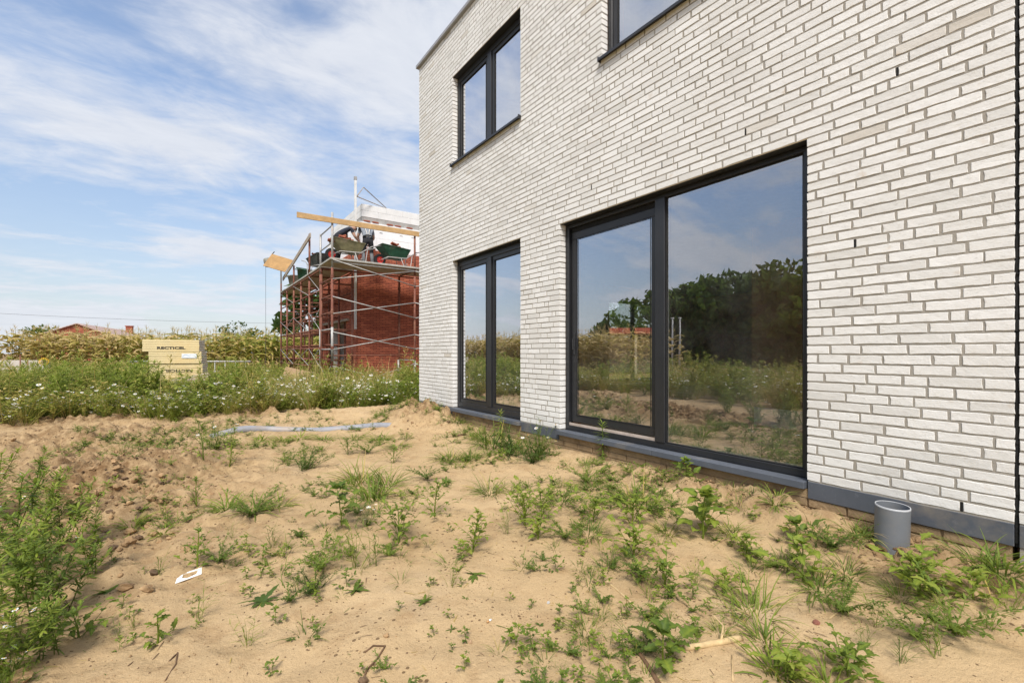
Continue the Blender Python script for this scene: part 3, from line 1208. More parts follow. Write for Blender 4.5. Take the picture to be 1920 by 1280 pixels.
# the adjoining house beyond the expansion joint
HL2 = Vector((0.0, -1.5, 0.0))
twin = empty('adjoining_house', HL2, 0, 'sliver of the matching white brick house right of the black expansion joint', 'house')
bk2, j2 = lay_bricks(-4.0, 0.386, ROWS, [], 9)
V, F, T = brick_boxes(bk2, 21, 0.085)
o = under(link('brickwork', numpy_mesh('brickwork', V, F, [M['brick']], T)), twin)
tag(o, kind='stuff')
mb = MB(); mb.box(0.0036, 0.31, -4.0, 0.385, 0.1, TOPZ)
under(mb.build('mortar_bed', M['mortar']), twin)
mb = MB(); mb.cbox(-0.003, 0.1, -4.0, 0.386, 0.223, PZ, 0.002)
under(mb.build('plinth_stone', M['stone']), twin)
mb = MB(); mb.box(0.016, 0.2, -4.0, 0.386, -0.4, 0.222)
under(mb.build('footing', M['footing']), twin)
mb = MB(); mb.cbox(-0.048, 9.0, -4.0, YR - 0.004, TOPZ + 0.004, TOPZ + 0.058, 0.004)
under(mb.build('roof_edge', M['trimgrey']), twin)
mb = MB(); mb.box(0.31, 9.0, -4.0, -3.7, 0.1, TOPZ); mb.box(8.7, 9.0, -3.7, 0.385, 0.1, TOPZ)
under(mb.build('wall', M['block']), twin)

# ------------------------------------------------------------------ plant templates
class PT:
    """A plant template: leaf strips and stems with a tint per vertex and a material per face."""

    def __init__(self, seed):
        self.r = random.Random(seed)
        self.V, self.F, self.T, self.MI = [], [], [], []

    def quad_strip(self, rows, tints, mi=0):
        b = len(self.V)
        w = len(rows[0])
        for row, t in zip(rows, tints):
            for p in row:
                self.V.append(tuple(p))
                self.T.append(t)
        for i in range(len(rows) - 1):
            for k in range(w - 1):
                self.F.append((b + i * w + k, b + i * w + k + 1, b + (i + 1) * w + k + 1, b + (i + 1) * w + k))
                self.MI.append(mi)

    def leaf(self, base, az, el, L, Wd, droop=0.6, prof='lance', seg=4, fold=0.25, tint=0.4, tip=None, roll=0.0, mi=0, wide=3):
        p = Vector(base)
        rows, ts = [], []
        side = Vector((-math.sin(az), math.cos(az), 0))
        tip = tint + 0.05 if tip is None else tip
        for i in range(seg + 1):
            t = i / seg
            e = el - droop * t
            d = Vector((math.cos(az) * math.cos(e), math.sin(az) * math.cos(e), math.sin(e)))
            if i:
                p = p + d * (L / seg)
            if prof == 'grass':
                w = Wd * (0.75 + 0.25 * min(1, t * 4)) * (1 - t ** 2.2) + 0.0003
            elif prof == 'lance':
                w = Wd * (math.sin(math.pi * min(1, t * 0.93 + 0.07)) ** 0.8)
            elif prof == 'ovate':
                w = Wd * (math.sin(math.pi * min(1, t ** 0.75 * 0.96 + 0.04)) ** 0.85)
            elif prof == 'toothed':
                w = Wd * (math.sin(math.pi * min(1, t ** 0.8 * 0.95 + 0.05)) ** 0.75) * (1.0 if i % 2 else 0.62)
            else:
                w = Wd
            up = side.cross(d)
            s = side * math.cos(roll) + up * math.sin(roll)
            n = s.cross(d)
            if wide == 3:
                rows.append((p + s * w / 2 + n * (-fold) * w * -0.5, p, p - s * w / 2 + n * fold * w * 0.5))
            else:
                rows.append((p + s * w / 2, p - s * w / 2))
            ts.append(tint + (tip - tint) * t)
        self.quad_strip(rows, ts, mi)
        return p

    def stem(self, pts, r0, r1, tint=0.35, n=4, mi=0):
        b = len(self.V)
        m = len(pts)
        for i, p in enumerate(pts):
            r = r0 + (r1 - r0) * i / max(1, m - 1)
            for k in range(n):
                a = 2 * math.pi * k / n
                self.V.append((p[0] + r * math.cos(a), p[1] + r * math.sin(a), p[2]))
                self.T.append(tint)
        for i in range(m - 1):
            for k in range(n):
                k2 = (k + 1) % n
                self.F.append((b + i * n + k, b + i * n + k2, b + (i + 1) * n + k2, b + (i + 1) * n + k))
                self.MI.append(mi)

    def path(self, base, az, lean, h, n=4, wob=0.02):
        pts = [Vector(base)]
        for i in range(1, n + 1):
            t = i / n
            l = lean * (t if lean < 0.3 else 0.55 + 0.45 * t)
            d = Vector((math.cos(az) * math.sin(l), math.sin(az) * math.sin(l), math.cos(l)))
            pts.append(pts[-1] + d * (h / n) + Vector((self.r.uniform(-wob, wob), self.r.uniform(-wob, wob), 0)) * h)
        return pts

    def flower(self, c, rad, n=9, tilt=0.4, mi_p=1, mi_c=2):
        c = Vector(c)
        q = Euler((self.r.uniform(-tilt, tilt), self.r.uniform(-tilt, tilt), self.r.uniform(0, 6))).to_matrix()
        for k in range(n):
            a0 = 2 * math.pi * k / n
            da = math.pi / n * 0.8
            vs = [(rad * 0.25 * math.cos(a0), rad * 0.25 * math.sin(a0), 0), (rad * 0.85 * math.cos(a0 - da), rad * 0.85 * math.sin(a0 - da), -0.08 * rad),
                  (rad * 1.05 * math.cos(a0), rad * 1.05 * math.sin(a0), -0.2 * rad), (rad * 0.85 * math.cos(a0 + da), rad * 0.85 * math.sin(a0 + da), -0.08 * rad)]
            b = len(self.V)
            for v in vs:
                self.V.append(tuple(c + q @ Vector(v)))
                self.T.append(0.5)
            self.F.append((b, b + 1, b + 2, b + 3))
            self.MI.append(mi_p)
        b = len(self.V)
        m = 6
        for k in range(m):
            a = 2 * math.pi * k / m
            self.V.append(tuple(c + q @ Vector((rad * 0.33 * math.cos(a), rad * 0.33 * math.sin(a), 0.02 * rad))))
            self.T.append(0.5)
        self.V.append(tuple(c + q @ Vector((0, 0, rad * 0.28))))
        self.T.append(0.5)
        for k in range(m):
            self.F.append((b + k, b + (k + 1) % m, b + m, -1))
            self.MI.append(mi_c)

    def arrays(self):
        return (np.array(self.V, float), np.array([tuple(f) + (-1,) * (4 - len(f)) for f in self.F], np.int64), np.array(self.T, float), np.array(self.MI, np.int32))

    def mesh(self, name):
        V, F, T, MI = self.arrays()
        return numpy_mesh(name, V, F, [M['leaf'], M['petal'], M['yellow'], M['twig']], T, MI, True)


def t_grass(seed, h=0.30, n=40, spread=0.07, width=0.006, tint=0.34, droop=1.5, var=0.12, straw=0.08, seg=5, lean=0.9):
    p = PT(seed)
    r = p.r
    for _ in range(n):
        a = r.uniform(0, 6.283)
        s = spread * math.sqrt(r.random())
        base = (s * math.cos(a), s * math.sin(a), -0.01)
        az = a + r.uniform(-0.9, 0.9)
        t = tint + r.uniform(-var, var)
        if r.random() < straw:
            t = r.uniform(0.78, 0.95)
        L = h * r.uniform(0.55, 1.2)
        p.leaf(base, az, math.pi / 2 - r.uniform(0.05, lean), L, width * r.uniform(0.7, 1.2), r.uniform(0.4, 1) * droop, 'grass', seg, 0.5, t - 0.06, t + 0.10, r.uniform(-0.5, 0.5))
    return p


def t_sprig(seed, h=0.28, n=7, tint=0.40):
    """Thin upright grass stems with a few short blades each."""
    p = PT(seed)
    r = p.r
    for _ in range(n):
        a = r.uniform(0, 6.283)
        pts = p.path((r.uniform(-0.02, 0.02), r.uniform(-0.02, 0.02), -0.01), a, r.uniform(0.1, 0.9), h * r.uniform(0.6, 1.1), 4, 0.02)
        t = tint + r.uniform(-0.1, 0.12)
        p.stem(pts, 0.0016, 0.0007, t + 0.12, 3)
        for q in pts[1:]:
            p.leaf(q, a + r.uniform(-2, 2), r.uniform(0.5, 1.2), h * r.uniform(0.18, 0.38), 0.0045, r.uniform(0.3, 1.3), 'grass', 4, 0.5, t, t + 0.1)
    return p


def t_goosefoot(seed, h=0.35, nb=9, leaf=0.055, tint=0.42, prof='toothed', seg=6, aspect=0.62, bushy=1.0):
    p = PT(seed)
    r = p.r
    main = p.path((0, 0, -0.02), r.uniform(0, 6), r.uniform(0, 0.25), h, 7, 0.015)
    p.stem(main, 0.0045 * h / 0.35, 0.0015, tint + 0.12, 5)
    for i in range(nb):
        f = (i + 0.6) / nb
        q = main[min(7, int(f * 7))].lerp(main[min(7, int(f * 7) + 1)], f * 7 - int(f * 7))
        az = i * 2.4 + r.uniform(-0.4, 0.4)
        bl = h * (0.62 * (1 - f) + 0.10) * r.uniform(0.7, 1.15) * bushy
        br = p.path(q, az, r.uniform(0.8, 1.25), bl, 3, 0.03)
        p.stem(br, 0.002, 0.001, tint + 0.08, 3)
        k = max(3, int(bl / leaf * 2.6))
        for j in range(k):
            g = (j + 0.5) / k
            b = br[min(3, int(g * 3))].lerp(br[min(3, int(g * 3) + 1)], g * 3 - int(g * 3))
            L = leaf * r.uniform(0.6, 1.15)
            t = tint + r.uniform(-0.10, 0.10) + 0.08 * f
            p.leaf(b, az + (1 if j % 2 else -1) * r.uniform(0.5, 1.5), r.uniform(-0.1, 0.6), L, L * aspect * r.uniform(0.85, 1.1), r.uniform(0.2, 0.9), prof, seg, 0.22, t - 0.03, t + 0.05, r.uniform(-0.5, 0.5))
        for j in range(3):
            t = tint + r.uniform(0.0, 0.14)
            p.leaf(br[-1], az + r.uniform(-1.3, 1.3), r.uniform(0.1, 0.9), leaf * r.uniform(0.6, 1.0), leaf * aspect * 0.85, 0.5, prof, seg, 0.2, t, t + 0.06, r.uniform(-0.4, 0.4))
    for j in range(6):
        t = tint + r.uniform(0.08, 0.20)
        p.leaf(main[-1], j * 1.05, r.uniform(0.4, 1.1), leaf * r.uniform(0.5, 0.9), leaf * aspect * 0.6, 0.5, prof, seg, 0.2, t, t + 0.08)
    return p


def t_spire(seed, h=0.5, leafL=0.075, n=60, tint=0.42, wdt=0.009, crown=True):
    """Fleabane: one upright stem ringed with narrow leaves."""
    p = PT(seed)
    r = p.r
    main = p.path((0, 0, -0.02), r.uniform(0, 6), r.uniform(0, 0.12), h, 6, 0.006)
    p.stem(main, 0.0042, 0.002, tint + 0.12, 5)
    for i in range(n):
        f = 0.12 + 0.88 * (i + 0.5) / n
        k = min(5, int(f * 6))
        q = main[k].lerp(main[k + 1], f * 6 - k)
        L = leafL * (0.75 + 0.5 * math.sin(math.pi * f)) * r.uniform(0.8, 1.15)
        el = -0.35 + 1.45 * f ** 2 + r.uniform(-0.2, 0.2)
        t = tint - 0.10 + 0.26 * f + r.uniform(-0.06, 0.06)
        p.leaf(q, i * 2.4 + r.uniform(-0.3, 0.3), el, L, wdt * r.uniform(0.8, 1.2), r.uniform(0.2, 0.8), 'lance', 4, 0.35, t, t + 0.05)
    return p


def t_mayweed(seed, h=0.3, nb=16, nf=8, tint=0.34, fr=0.014, spread=0.5):
    """Feathery scentless mayweed with daisy heads."""
    p = PT(seed)
    r = p.r
    for i in range(nb):
        az = r.uniform(0, 6.283)
        br = p.path((r.uniform(-0.02, 0.02), r.uniform(-0.02, 0.02), -0.01), az, r.uniform(0.15, 1.15) * spread * 2, h * r.uniform(0.55, 1.05), 4, 0.03)
        t = tint + r.uniform(-0.08, 0.1)
        p.stem(br, 0.0018, 0.001, t + 0.1, 3)
        for q, q2 in zip(br[:-1], br[1:]):
            for s in range(7):
                b = q.lerp(q2, r.random())
                p.leaf(b, r.uniform(0, 6.283), r.uniform(-0.1, 1.1), h * r.uniform(0.10, 0.2), 0.0032, r.uniform(-0.4, 0.8), 'grass', 2, 0, t + r.uniform(-0.06, 0.06), None, 0, 0, 2)
        if i < nf:
            p.flower(br[-1] + Vector((0, 0, 0.01)), fr * r.uniform(0.85, 1.15), 9, 0.6)
    return p


def t_rosette(seed, n=10, L=0.13, Wd=0.035, tint=0.36, prof='toothed', seg=7, el=0.35, droop=0.7):
    p = PT(seed)
    r = p.r
    for i in range(n):
        t = tint + r.uniform(-0.07, 0.07)
        p.leaf((0, 0, 0.004), i * 2.4 + r.uniform(-0.3, 0.3), el + r.uniform(-0.2, 0.5), L * r.uniform(0.6, 1.1), Wd * r.uniform(0.8, 1.1), droop * r.uniform(0.6, 1.2), prof, seg, 0.25, t, t + 0.05, r.uniform(-0.3, 0.3))
    return p


def t_sprawl(seed, R0=0.25, n=14, tint=0.34, leaf=0.022):
    """Knotgrass lying flat: long runners set with small leaves."""
    p = PT(seed)
    r = p.r
    for i in range(n):
        az = r.uniform(0, 6.283)
        br = p.path((0, 0, 0.01), az, r.uniform(1.15, 1.5), R0 * r.uniform(0.5, 1.1), 6, 0.03)
        p.stem(br, 0.0015, 0.0008, tint + 0.15, 3)
        for q, q2 in zip(br[:-1], br[1:]):
            for s in range(5):
                b = q.lerp(q2, r.random())
                t = tint + r.uniform(-0.09, 0.09)
                p.leaf(b, az + r.uniform(-1.6, 1.6), r.uniform(0, 1.0), leaf * r.uniform(0.7, 1.4), leaf * 0.33, 0.5, 'lance', 3, 0.3, t)
    return p


def t_branchy(seed, h=0.6, nb=10, leafL=0.05, wdt=0.013, tint=0.30, flowers=0):
    """Mugwort or tall persicaria: several leaning stems with lance leaves and side shoots."""
    p = PT(seed)
    r = p.r
    for s in range(4):
        az0 = r.uniform(0, 6.283)
        main = p.path((r.uniform(-0.05, 0.05), r.uniform(-0.05, 0.05), -0.02), az0, r.uniform(0.1, 0.65), h * r.uniform(0.65, 1.05), 7, 0.012)
        p.stem(main, 0.0035, 0.0014, tint + 0.08, 4)
        for i in range(nb):
            f = 0.15 + 0.8 * i / nb
            k = min(6, int(f * 7))
            q = main[k].lerp(main[k + 1], f * 7 - k)
            az = i * 2.4 + r.uniform(-0.5, 0.5)
            br = p.path(q, az, r.uniform(0.5, 1.1), h * 0.30 * (1.1 - f) * r.uniform(0.6, 1.2), 3, 0.03)
            p.stem(br, 0.0014, 0.0008, tint + 0.06, 3)
            for q3 in br:
                for j in range(3):
                    t = tint + r.uniform(-0.13, 0.13) + 0.14 * f
                    p.leaf(q3, az + r.uniform(-1.7, 1.7), r.uniform(-0.1, 1.0), leafL * r.uniform(0.6, 1.25), wdt * r.uniform(0.7, 1.2), r.uniform(0.2, 0.8), 'lance', 4, 0.3, t)
        for j in range(9):
            t = tint + r.uniform(0.06, 0.2)
            p.leaf(main[-1] - Vector((0, 0, 0.004 * j)), j * 2.4, r.uniform(0.5, 1.2), leafL * r.uniform(0.5, 0.9), wdt * 0.7, 0.4, 'lance', 4, 0.3, t)
    for s in range(flowers):
        a = r.uniform(0, 6.283)
        st = p.path((r.uniform(-0.1, 0.1), r.uniform(-0.1, 0.1), 0), a, 0.4, h * r.uniform(0.5, 0.7), 3, 0.02)
        p.stem(st, 0.0014, 0.001, tint + 0.1, 3)
        p.flower(st[-1], 0.016, 11, 0.5)
    return p


def t_corn(seed):
    p = PT(seed)
    r = p.r
    h = r.uniform(1.9, 2.3)
    main = p.path((0, 0, -0.05), r.uniform(0, 6), r.uniform(0, 0.08), h, 5, 0.004)
    p.stem(main, 0.014, 0.006, 0.62, 4)
    az0 = r.uniform(0, 3.14)
    n = 12
    for i in range(n):
        f = 0.08 + 0.86 * i / n
        k = min(4, int(f * 5))
        q = main[k].lerp(main[k + 1], f * 5 - k)
        dry = f < 0.42 + r.uniform(-0.18, 0.12)
        t = r.uniform(0.84, 1.0) if dry else 0.62 + 0.13 * f + r.uniform(-0.10, 0.16)
        p.leaf(q, az0 + (math.pi if i % 2 else 0) + r.uniform(-0.5, 0.5), r.uniform(0.75, 1.2) if not dry else r.uniform(0.3, 0.9), r.uniform(0.5, 0.8) * (1 if not dry else 0.8), 0.15 if not dry else 0.095,
               r.uniform(1.1, 2.2) if not dry else r.uniform(1.6, 2.6), 'grass', 5, 0.5, t, min(1, t + r.uniform(0.0, 0.30)), r.uniform(-0.4, 0.4))
    for i in range(7):
        p.leaf(main[-1] - Vector((0, 0, 0.02 * (i % 3))), i * 0.9, r.uniform(0.7, 1.4), r.uniform(0.18, 0.30), 0.016, r.uniform(0.1, 0.7), 'grass', 3, 0, 0.88, 0.96, 0, 0, 2)
    return p


def scatter(name, temps, places, mats, dtint=None):
    """Copies of template arrays joined into one mesh: places = (template, x, y, z, rz, scale, tint shift[, tilt])."""
    Vs, Fs, Ts, Ms = [], [], [], []
    b = 0
    for pl in places:
        k, x, y, z, rz, s, dt = pl[:7]
        V, F, T, MI = temps[k]
        c, sn = math.cos(rz), math.sin(rz)
        P = np.empty_like(V)
        P[:, 0] = (V[:, 0] * c - V[:, 1] * sn) * s + x
        P[:, 1] = (V[:, 0] * sn + V[:, 1] * c) * s + y
        P[:, 2] = V[:, 2] * s + z
        if len(pl) > 7:
            P[:, 0] += pl[7] * V[:, 2] * s
        Vs.append(P)
        Fs.append(np.where(F >= 0, F + b, -1))
        Ts.append(np.clip(T + dt, 0, 1))
        Ms.append(MI)
        b += len(V)
    me = numpy_mesh(name, np.concatenate(Vs), np.concatenate(Fs), mats, np.concatenate(Ts), np.concatenate(Ms))
    return link(name, me)


LM = [M['leaf'], M['petal'], M['yellow'], M['twig']]

# ------------------------------------------------------------------ the corn field
corn_t = [t_corn(100 + i).arrays() for i in range(8)]
line = [(14.0, 24.0), (6.0, 25.5), (0.8, 27.7), (-5.0, 30.3), (-10.9, 31.8), (-12.6, 30.0), (-12.8, 25.0), (-13.5, 15.0)]
rnd = random.Random(8)
pl = []
for (x0, y0), (x1, y1) in zip(line[:-1], line[1:]):
    L = math.hypot(x1 - x0, y1 - y0)
    tx, ty = (x1 - x0) / L, (y1 - y0) / L
    nx, ny = -ty, tx                          # points into the field
    if nx * (-1) + ny * 1 < 0:
        nx, ny = -nx, -ny
    for row in range(8):
        d = row * 0.62 + (0 if row < 6 else (row - 5) * 0.8)
        s = rnd.uniform(0, 0.2)
        while s < L:
            x, y = x0 + tx * s + nx * d + rnd.uniform(-0.08, 0.08), y0 + ty * s + ny * d + rnd.uniform(-0.08, 0.08)
            dry = 0.12 * float(np.clip((-3.0 - x) / 8, -0.5, 1.0)) + 0.10 * float(vnoise(x * 0.35, y * 0.35, 9))
            pl.append((rnd.randrange(8), x, y, -0.05, rnd.uniform(0, 6.28), rnd.uniform(1.0, 1.17), dry))
            s += rnd.uniform(0.18, 0.32) * (1.0 if row < 5 else 1.5)
corn = scatter('corn_field', corn_t, pl, LM)
tag(corn, 'tall ripening corn field running along the far edge of the plot', 'corn', kind='stuff')

# ------------------------------------------------------------------ the weed meadow between plot and corn
mt = [t_branchy(200 + i, 0.85, 7, 0.10, 0.020, 0.34).arrays() for i in range(4)]
mt += [t_goosefoot(210 + i, 0.65, 8, 0.07, 0.42, 'lance', 3, 0.55).arrays() for i in range(3)]
mt += [t_mayweed(220 + i, 0.55, 16, 8, 0.44, 0.024, 0.55).arrays() for i in range(4)]
mt += [t_grass(230 + i, 0.75, 26, 0.10, 0.008, 0.48, 0.9, 0.12, 0.35, 4, 0.5).arrays() for i in range(3)]
mt += [t_spire(240 + i, 0.95, 0.11, 46, 0.48, 0.016).arrays() for i in range(3)]


def edge_y(x):
    return 8.75 - 0.36 * (x + 1.0) + 0.25 * math.sin(x * 2.3) + (0.35 if -1.9 < x < -0.2 else 0)


pl = []
rnd = random.Random(14)


def put(x, y, tall):
    z = hz(x, y) - 0.02
    n = float(vnoise(x * 0.6, y * 0.6, 4))
    q = rnd.random()
    front = y - edge_y(x)
    if front < 0.9:
        k = rnd.choice((7, 8, 9, 10, 4, 5, 6, 11, 13, 12, 0)) if n < -0.02 else rnd.choice((4, 5, 6, 7, 8, 12))
        s = rnd.uniform(0.45, 0.85)
    elif n > 0.05:
        k = rnd.choice((0, 1, 2, 3, 14, 15, 11, 13))
        s = rnd.uniform(0.75, 1.1)
    elif n < -0.16:
        k = rnd.choice((7, 8, 9, 10, 11, 12))
        s = rnd.uniform(0.8, 1.2)
    else:
        k = rnd.choice((0, 1, 2, 3, 4, 5, 6, 11, 12, 13, 14, 16))
        s = rnd.uniform(0.65, 1.0)
    dt = 0.23 + 0.24 * float(vnoise(x * 0.9, y * 0.9, 31)) + rnd.uniform(-0.09, 0.12)
    dx_, dy_ = x - CAMX, y
    Zd = dx_ * math.sin(TH) + dy_ * math.cos(TH)
    pxl = HORX + FPX * (dx_ * math.cos(TH) - dy_ * math.sin(TH)) / Zd if Zd > 0.5 else -999
    if 255 < pxl < 410 and 9 < Zd < 13.6:
        s *= 0.72
    pl.append((k, x, y, z, rnd.uniform(0, 6.28), s * tall * rnd.uniform(0.8, 1.25), dt, rnd.uniform(-0.15, 0.15)))


def keep_out(x, y):
    return (x > 1.0 and y > 15.4) or (x > -0.3 and 13.4 < y) or (x > 0.9 and y < 7.9)


for _ in range(2100):                      # dense band facing the camera
    y = 8.3 + 6.5 * rnd.random() ** 1.5
    x = rnd.uniform(-8.0, 3.2)
    y = y + (edge_y(x) - 8.3)
    if keep_out(x, y):
        continue
    put(x, y, 1.12)
mt += [t_mayweed(250 + i, 0.55, 22, 20, 0.44, 0.027, 0.5).arrays() for i in range(3)]
for _ in range(70):                       # drifts of daisies along the front of the band
    x = rnd.choice((rnd.gauss(-3.6, 0.7), rnd.gauss(-3.6, 0.7), rnd.gauss(-5.6, 0.8), rnd.gauss(-1.0, 0.7)))
    y = edge_y(x) + rnd.uniform(0.25, 2.2)
    if keep_out(x, y):
        continue
    pl.append((17 + rnd.randrange(3), x, y, hz(x, y) - 0.02, rnd.uniform(0, 6.28), rnd.uniform(0.75, 1.15), 0.05))
for _ in range(1500):                      # farther back, up to the corn
    x = rnd.uniform(-12.5, 1.0)
    y = rnd.uniform(13.5, 31)
    if keep_out(x, y) or y > 27.5 - 0.72 * (x - 0.8):
        continue
    put(x, y, 1.0)
for _ in range(1100):                      # the overgrown strip left of the plot, seen in the glass
    x = rnd.uniform(-13.0, -6.3)
    y = rnd.uniform(-1.0, 11.0)
    put(x, y, 1.55)
for _ in range(350):
    x = rnd.uniform(-34.0, -13.0)
    y = rnd.uniform(3.0, 24.0)
    put(x, y, 1.3)
meadow = scatter('weed_meadow', mt, pl, LM)
tag(meadow, 'dense waist high weeds and white daisies between the sand and the corn', 'weeds', kind='stuff')

# taller single weeds standing up before the scaffold
tall_t = [t_spire(300, 1.15, 0.11, 60, 0.44, 0.014).mesh('tall_weed'), t_spire(301, 1.2, 0.10, 64, 0.50, 0.013).mesh('tall_weed'), t_branchy(302, 1.1, 9, 0.07, 0.012, 0.74).mesh('tall_weed'),
          t_spire(303, 1.0, 0.08, 56, 0.56, 0.012).mesh('tall_weed')]
for (px, Z, k, s, lab) in ((561, 11.5, 0, 1.05, 'tall green weed spire beside the leaning brown board'), (592, 11.0, 1, 0.95, 'pale green weed spire left of the scaffold corner'),
                           (630, 10.6, 3, 0.95, 'weed spire before the foot of the corner scaffold pole'), (650, 11.2, 0, 0.95, 'weed spire just right of the corner scaffold pole'),
                           (672, 10.6, 3, 0.85, 'short weed spire before the corner of the red wall'), (712, 10.2, 2, 0.85, 'brown seeded weed before the middle of the red wall'),
                           (727, 10.4, 2, 0.75, 'lower brown seeded weed next to the tallest brown one'), (752, 9.8, 1, 0.75, 'bright green weed spire near the white house corner'),
                           (770, 9.5, 3, 0.75, 'weed spire closest to the corner of the white house'), (205, 11.5, 0, 0.95, 'tall dark green weed left of the yellow board stack'),
                           (330, 11.0, 0, 0.75, 'dark weed before the right half of the yellow board stack'), (300, 11.3, 1, 0.7, 'dark weed before the left half of the yellow board stack')):
    p = at(px, HORY, Z)
    z = hz(p.x, p.y)
    o = link('tall_weed', tall_t[k], None, (p.x, p.y, z - 0.02), (0, 0, px), s)
    tag(o, lab, 'weed', 'tall weeds rising from the meadow')

# ------------------------------------------------------------------ trees: far off and in the glass
def tree(loc, h, rad, seed, label, group, shape=1.0, nleaf=1500, tint=0.12, trunk_f=0.35, lsize=0.30):
    r = random.Random(seed)
    root = empty('tree', loc, 0, label, 'tree', group)
    mb = MB()
    tp = [(0, 0, -0.2)]
    x = y = 0.0
    for i in range(1, 7):
        x += r.uniform(-0.12, 0.12)
        y += r.uniform(-0.12, 0.12)
        tp.append((x, y, h * 0.75 * i / 6))
    mb.tube(tp, [0.024 * h * (1 - 0.13 * i) for i in range(7)], 8)
    limbs = []
    for i in range(9):
        f = trunk_f + (0.9 - trunk_f) * i / 9
        b = Vector(tp[min(6, int(f * 7))])
        a = i * 2.4 + r.uniform(-0.4, 0.4)
        e = b + Vector((math.cos(a) * rad * 0.7, math.sin(a) * rad * 0.7, h * 0.14))
        m = b.lerp(e, 0.5) + Vector((0, 0, 0.1 * h * r.uniform(0, 0.5)))
        mb.tube([b, m, e], [0.010 * h, 0.006 * h, 0.003 * h], 5)
        limbs.append(e)
    mb.build('trunk', M['bark'], root, True)
    g = np.random.default_rng(seed)
    nc = 26
    cen = []
    for i in range(nc):
        a = g.uniform(0, 6.283)
        f = g.uniform(0, 1)
        w = math.sin(math.pi * (0.12 + 0.80 * f)) ** 0.7 * rad
        q = w * math.sqrt(g.uniform(0.15, 1))
        cen.append((q * math.cos(a), q * math.sin(a), h * (trunk_f + (0.95 - trunk_f) * f), rad * g.uniform(0.22, 0.42), g.uniform(-0.07, 0.09)))
    cen += [(e.x, e.y, e.z, rad * 0.3, g.uniform(-0.05, 0.08)) for e in limbs]
    cen = np.array(cen)
    pick = g.integers(0, len(cen), nleaf)
    dv = g.normal(size=(nleaf, 3))
    dv /= np.linalg.norm(dv, axis=1)[:, None]
    rr_ = cen[pick, 3] * g.uniform(0.45, 1.08, nleaf)
    P = cen[pick, :3] + dv * rr_[:, None] * np.array([1, 1, 0.8])
    A = g.normal(size=(nleaf, 3)); A /= np.linalg.norm(A, axis=1)[:, None]
    B = np.cross(A, g.normal(size=(nleaf, 3))); B /= np.linalg.norm(B, axis=1)[:, None]
    Cn = np.cross(A, B)
    sz = lsize * g.uniform(0.5, 1.2, nleaf)[:, None]
    V = np.stack([P - A * sz, P + B * sz * 0.55 + Cn * sz * 0.2, P + A * sz, P - B * sz * 0.55 + Cn * sz * 0.2], 1).reshape(-1, 3)
    F = np.arange(nleaf * 4).reshape(-1, 4)
    T = np.repeat(np.clip(tint + cen[pick, 4] + g.uniform(-0.05, 0.07, nleaf), 0, 1), 4)
    o_ = link('crown', numpy_mesh('crown', V, F, [M['leaf']], T), root)
    tag(o_, kind='stuff')
    return root


# far trees over the corn
p = at(82, 661, 75); tree((p.x, p.y, -0.1), 5.6, 3.2, 41, 'small round tree beyond the corn left of the farmhouse', 'far trees over the corn', nleaf=900, tint=0.20, trunk_f=0.2)
p = at(449, 661, 80); tree((p.x, p.y, -0.1), 6.4, 4.0, 42, 'round tree beyond the corn between the boards and the scaffold', 'far trees over the corn', nleaf=1000, tint=0.18, trunk_f=0.2)
p = at(572, 661, 28); tree((p.x, p.y, -0.1), 5.4, 1.5, 43, 'dark tree standing behind the left legs of the scaffold', 'far trees over the corn', nleaf=1200, tint=0.08, trunk_f=0.15)
# the wood that shows in the sliding door
rnd = random.Random(30)
k = 0
for az, dist, h, rad in ((-47.5, 52, 5.5, 2.6), (-50.0, 50, 7.6, 3.0), (-52.5, 49, 9.0, 3.2), (-55.0, 50, 8.8, 3.4), (-57.5, 48, 9.2, 3.4), (-60.0, 46, 9.8, 3.4), (-62.0, 47, 11.0, 3.6), (-64.5, 45, 11.8, 3.8),
                         (-67.0, 44, 11.2, 3.6), (-69.5, 43, 11.0, 3.6), (-72.5, 43, 11.5, 3.6), (-76, 43, 11.0, 3.8), (-80, 42, 11.5, 3.8), (-85, 42, 11.0, 3.8), (-91, 42, 11.5, 4.0), (-97, 42, 11.5, 4.0),
                         (-54, 57, 9.5, 4.2), (-59, 56, 10.4, 4.2), (-64, 54, 12.0, 4.2), (-69, 52, 12.0, 4.2), (-74, 52, 12.0, 4.2)):
    x = 3.4 + dist * math.sin(R(az))
    y = dist * math.cos(R(az))
    tree((x, y, -0.1), h * (0.74 if az < -60.5 else 0.86), rad * 1.05, 60 + k, 'dark tree of the wood left of the plot, mirrored in the sliding door', 'trees of the wood mirrored in the glass', nleaf=1600, tint=0.20, trunk_f=0.06, lsize=0.42)
    k += 1
for i, (az, dist) in enumerate(((-54.6, 34), (-55.4, 34))):
    x, y = 3.4 + dist * math.sin(R(az)), dist * math.cos(R(az))
    mb = MB(); mb.tube([(0, 0, -0.2), (0, 0, 3.6)], [0.07, 0.05], 8); mb.cbox(-0.12, 0.12, -0.06, 0.06, 3.6, 3.68, 0.01)
    tag(mb.build('lamp_post', M['pole'], None, True, (x, y, 0)), 'pale thin post before the dark wood, mirrored in the fixed pane', 'post', 'two pale posts before the wood')
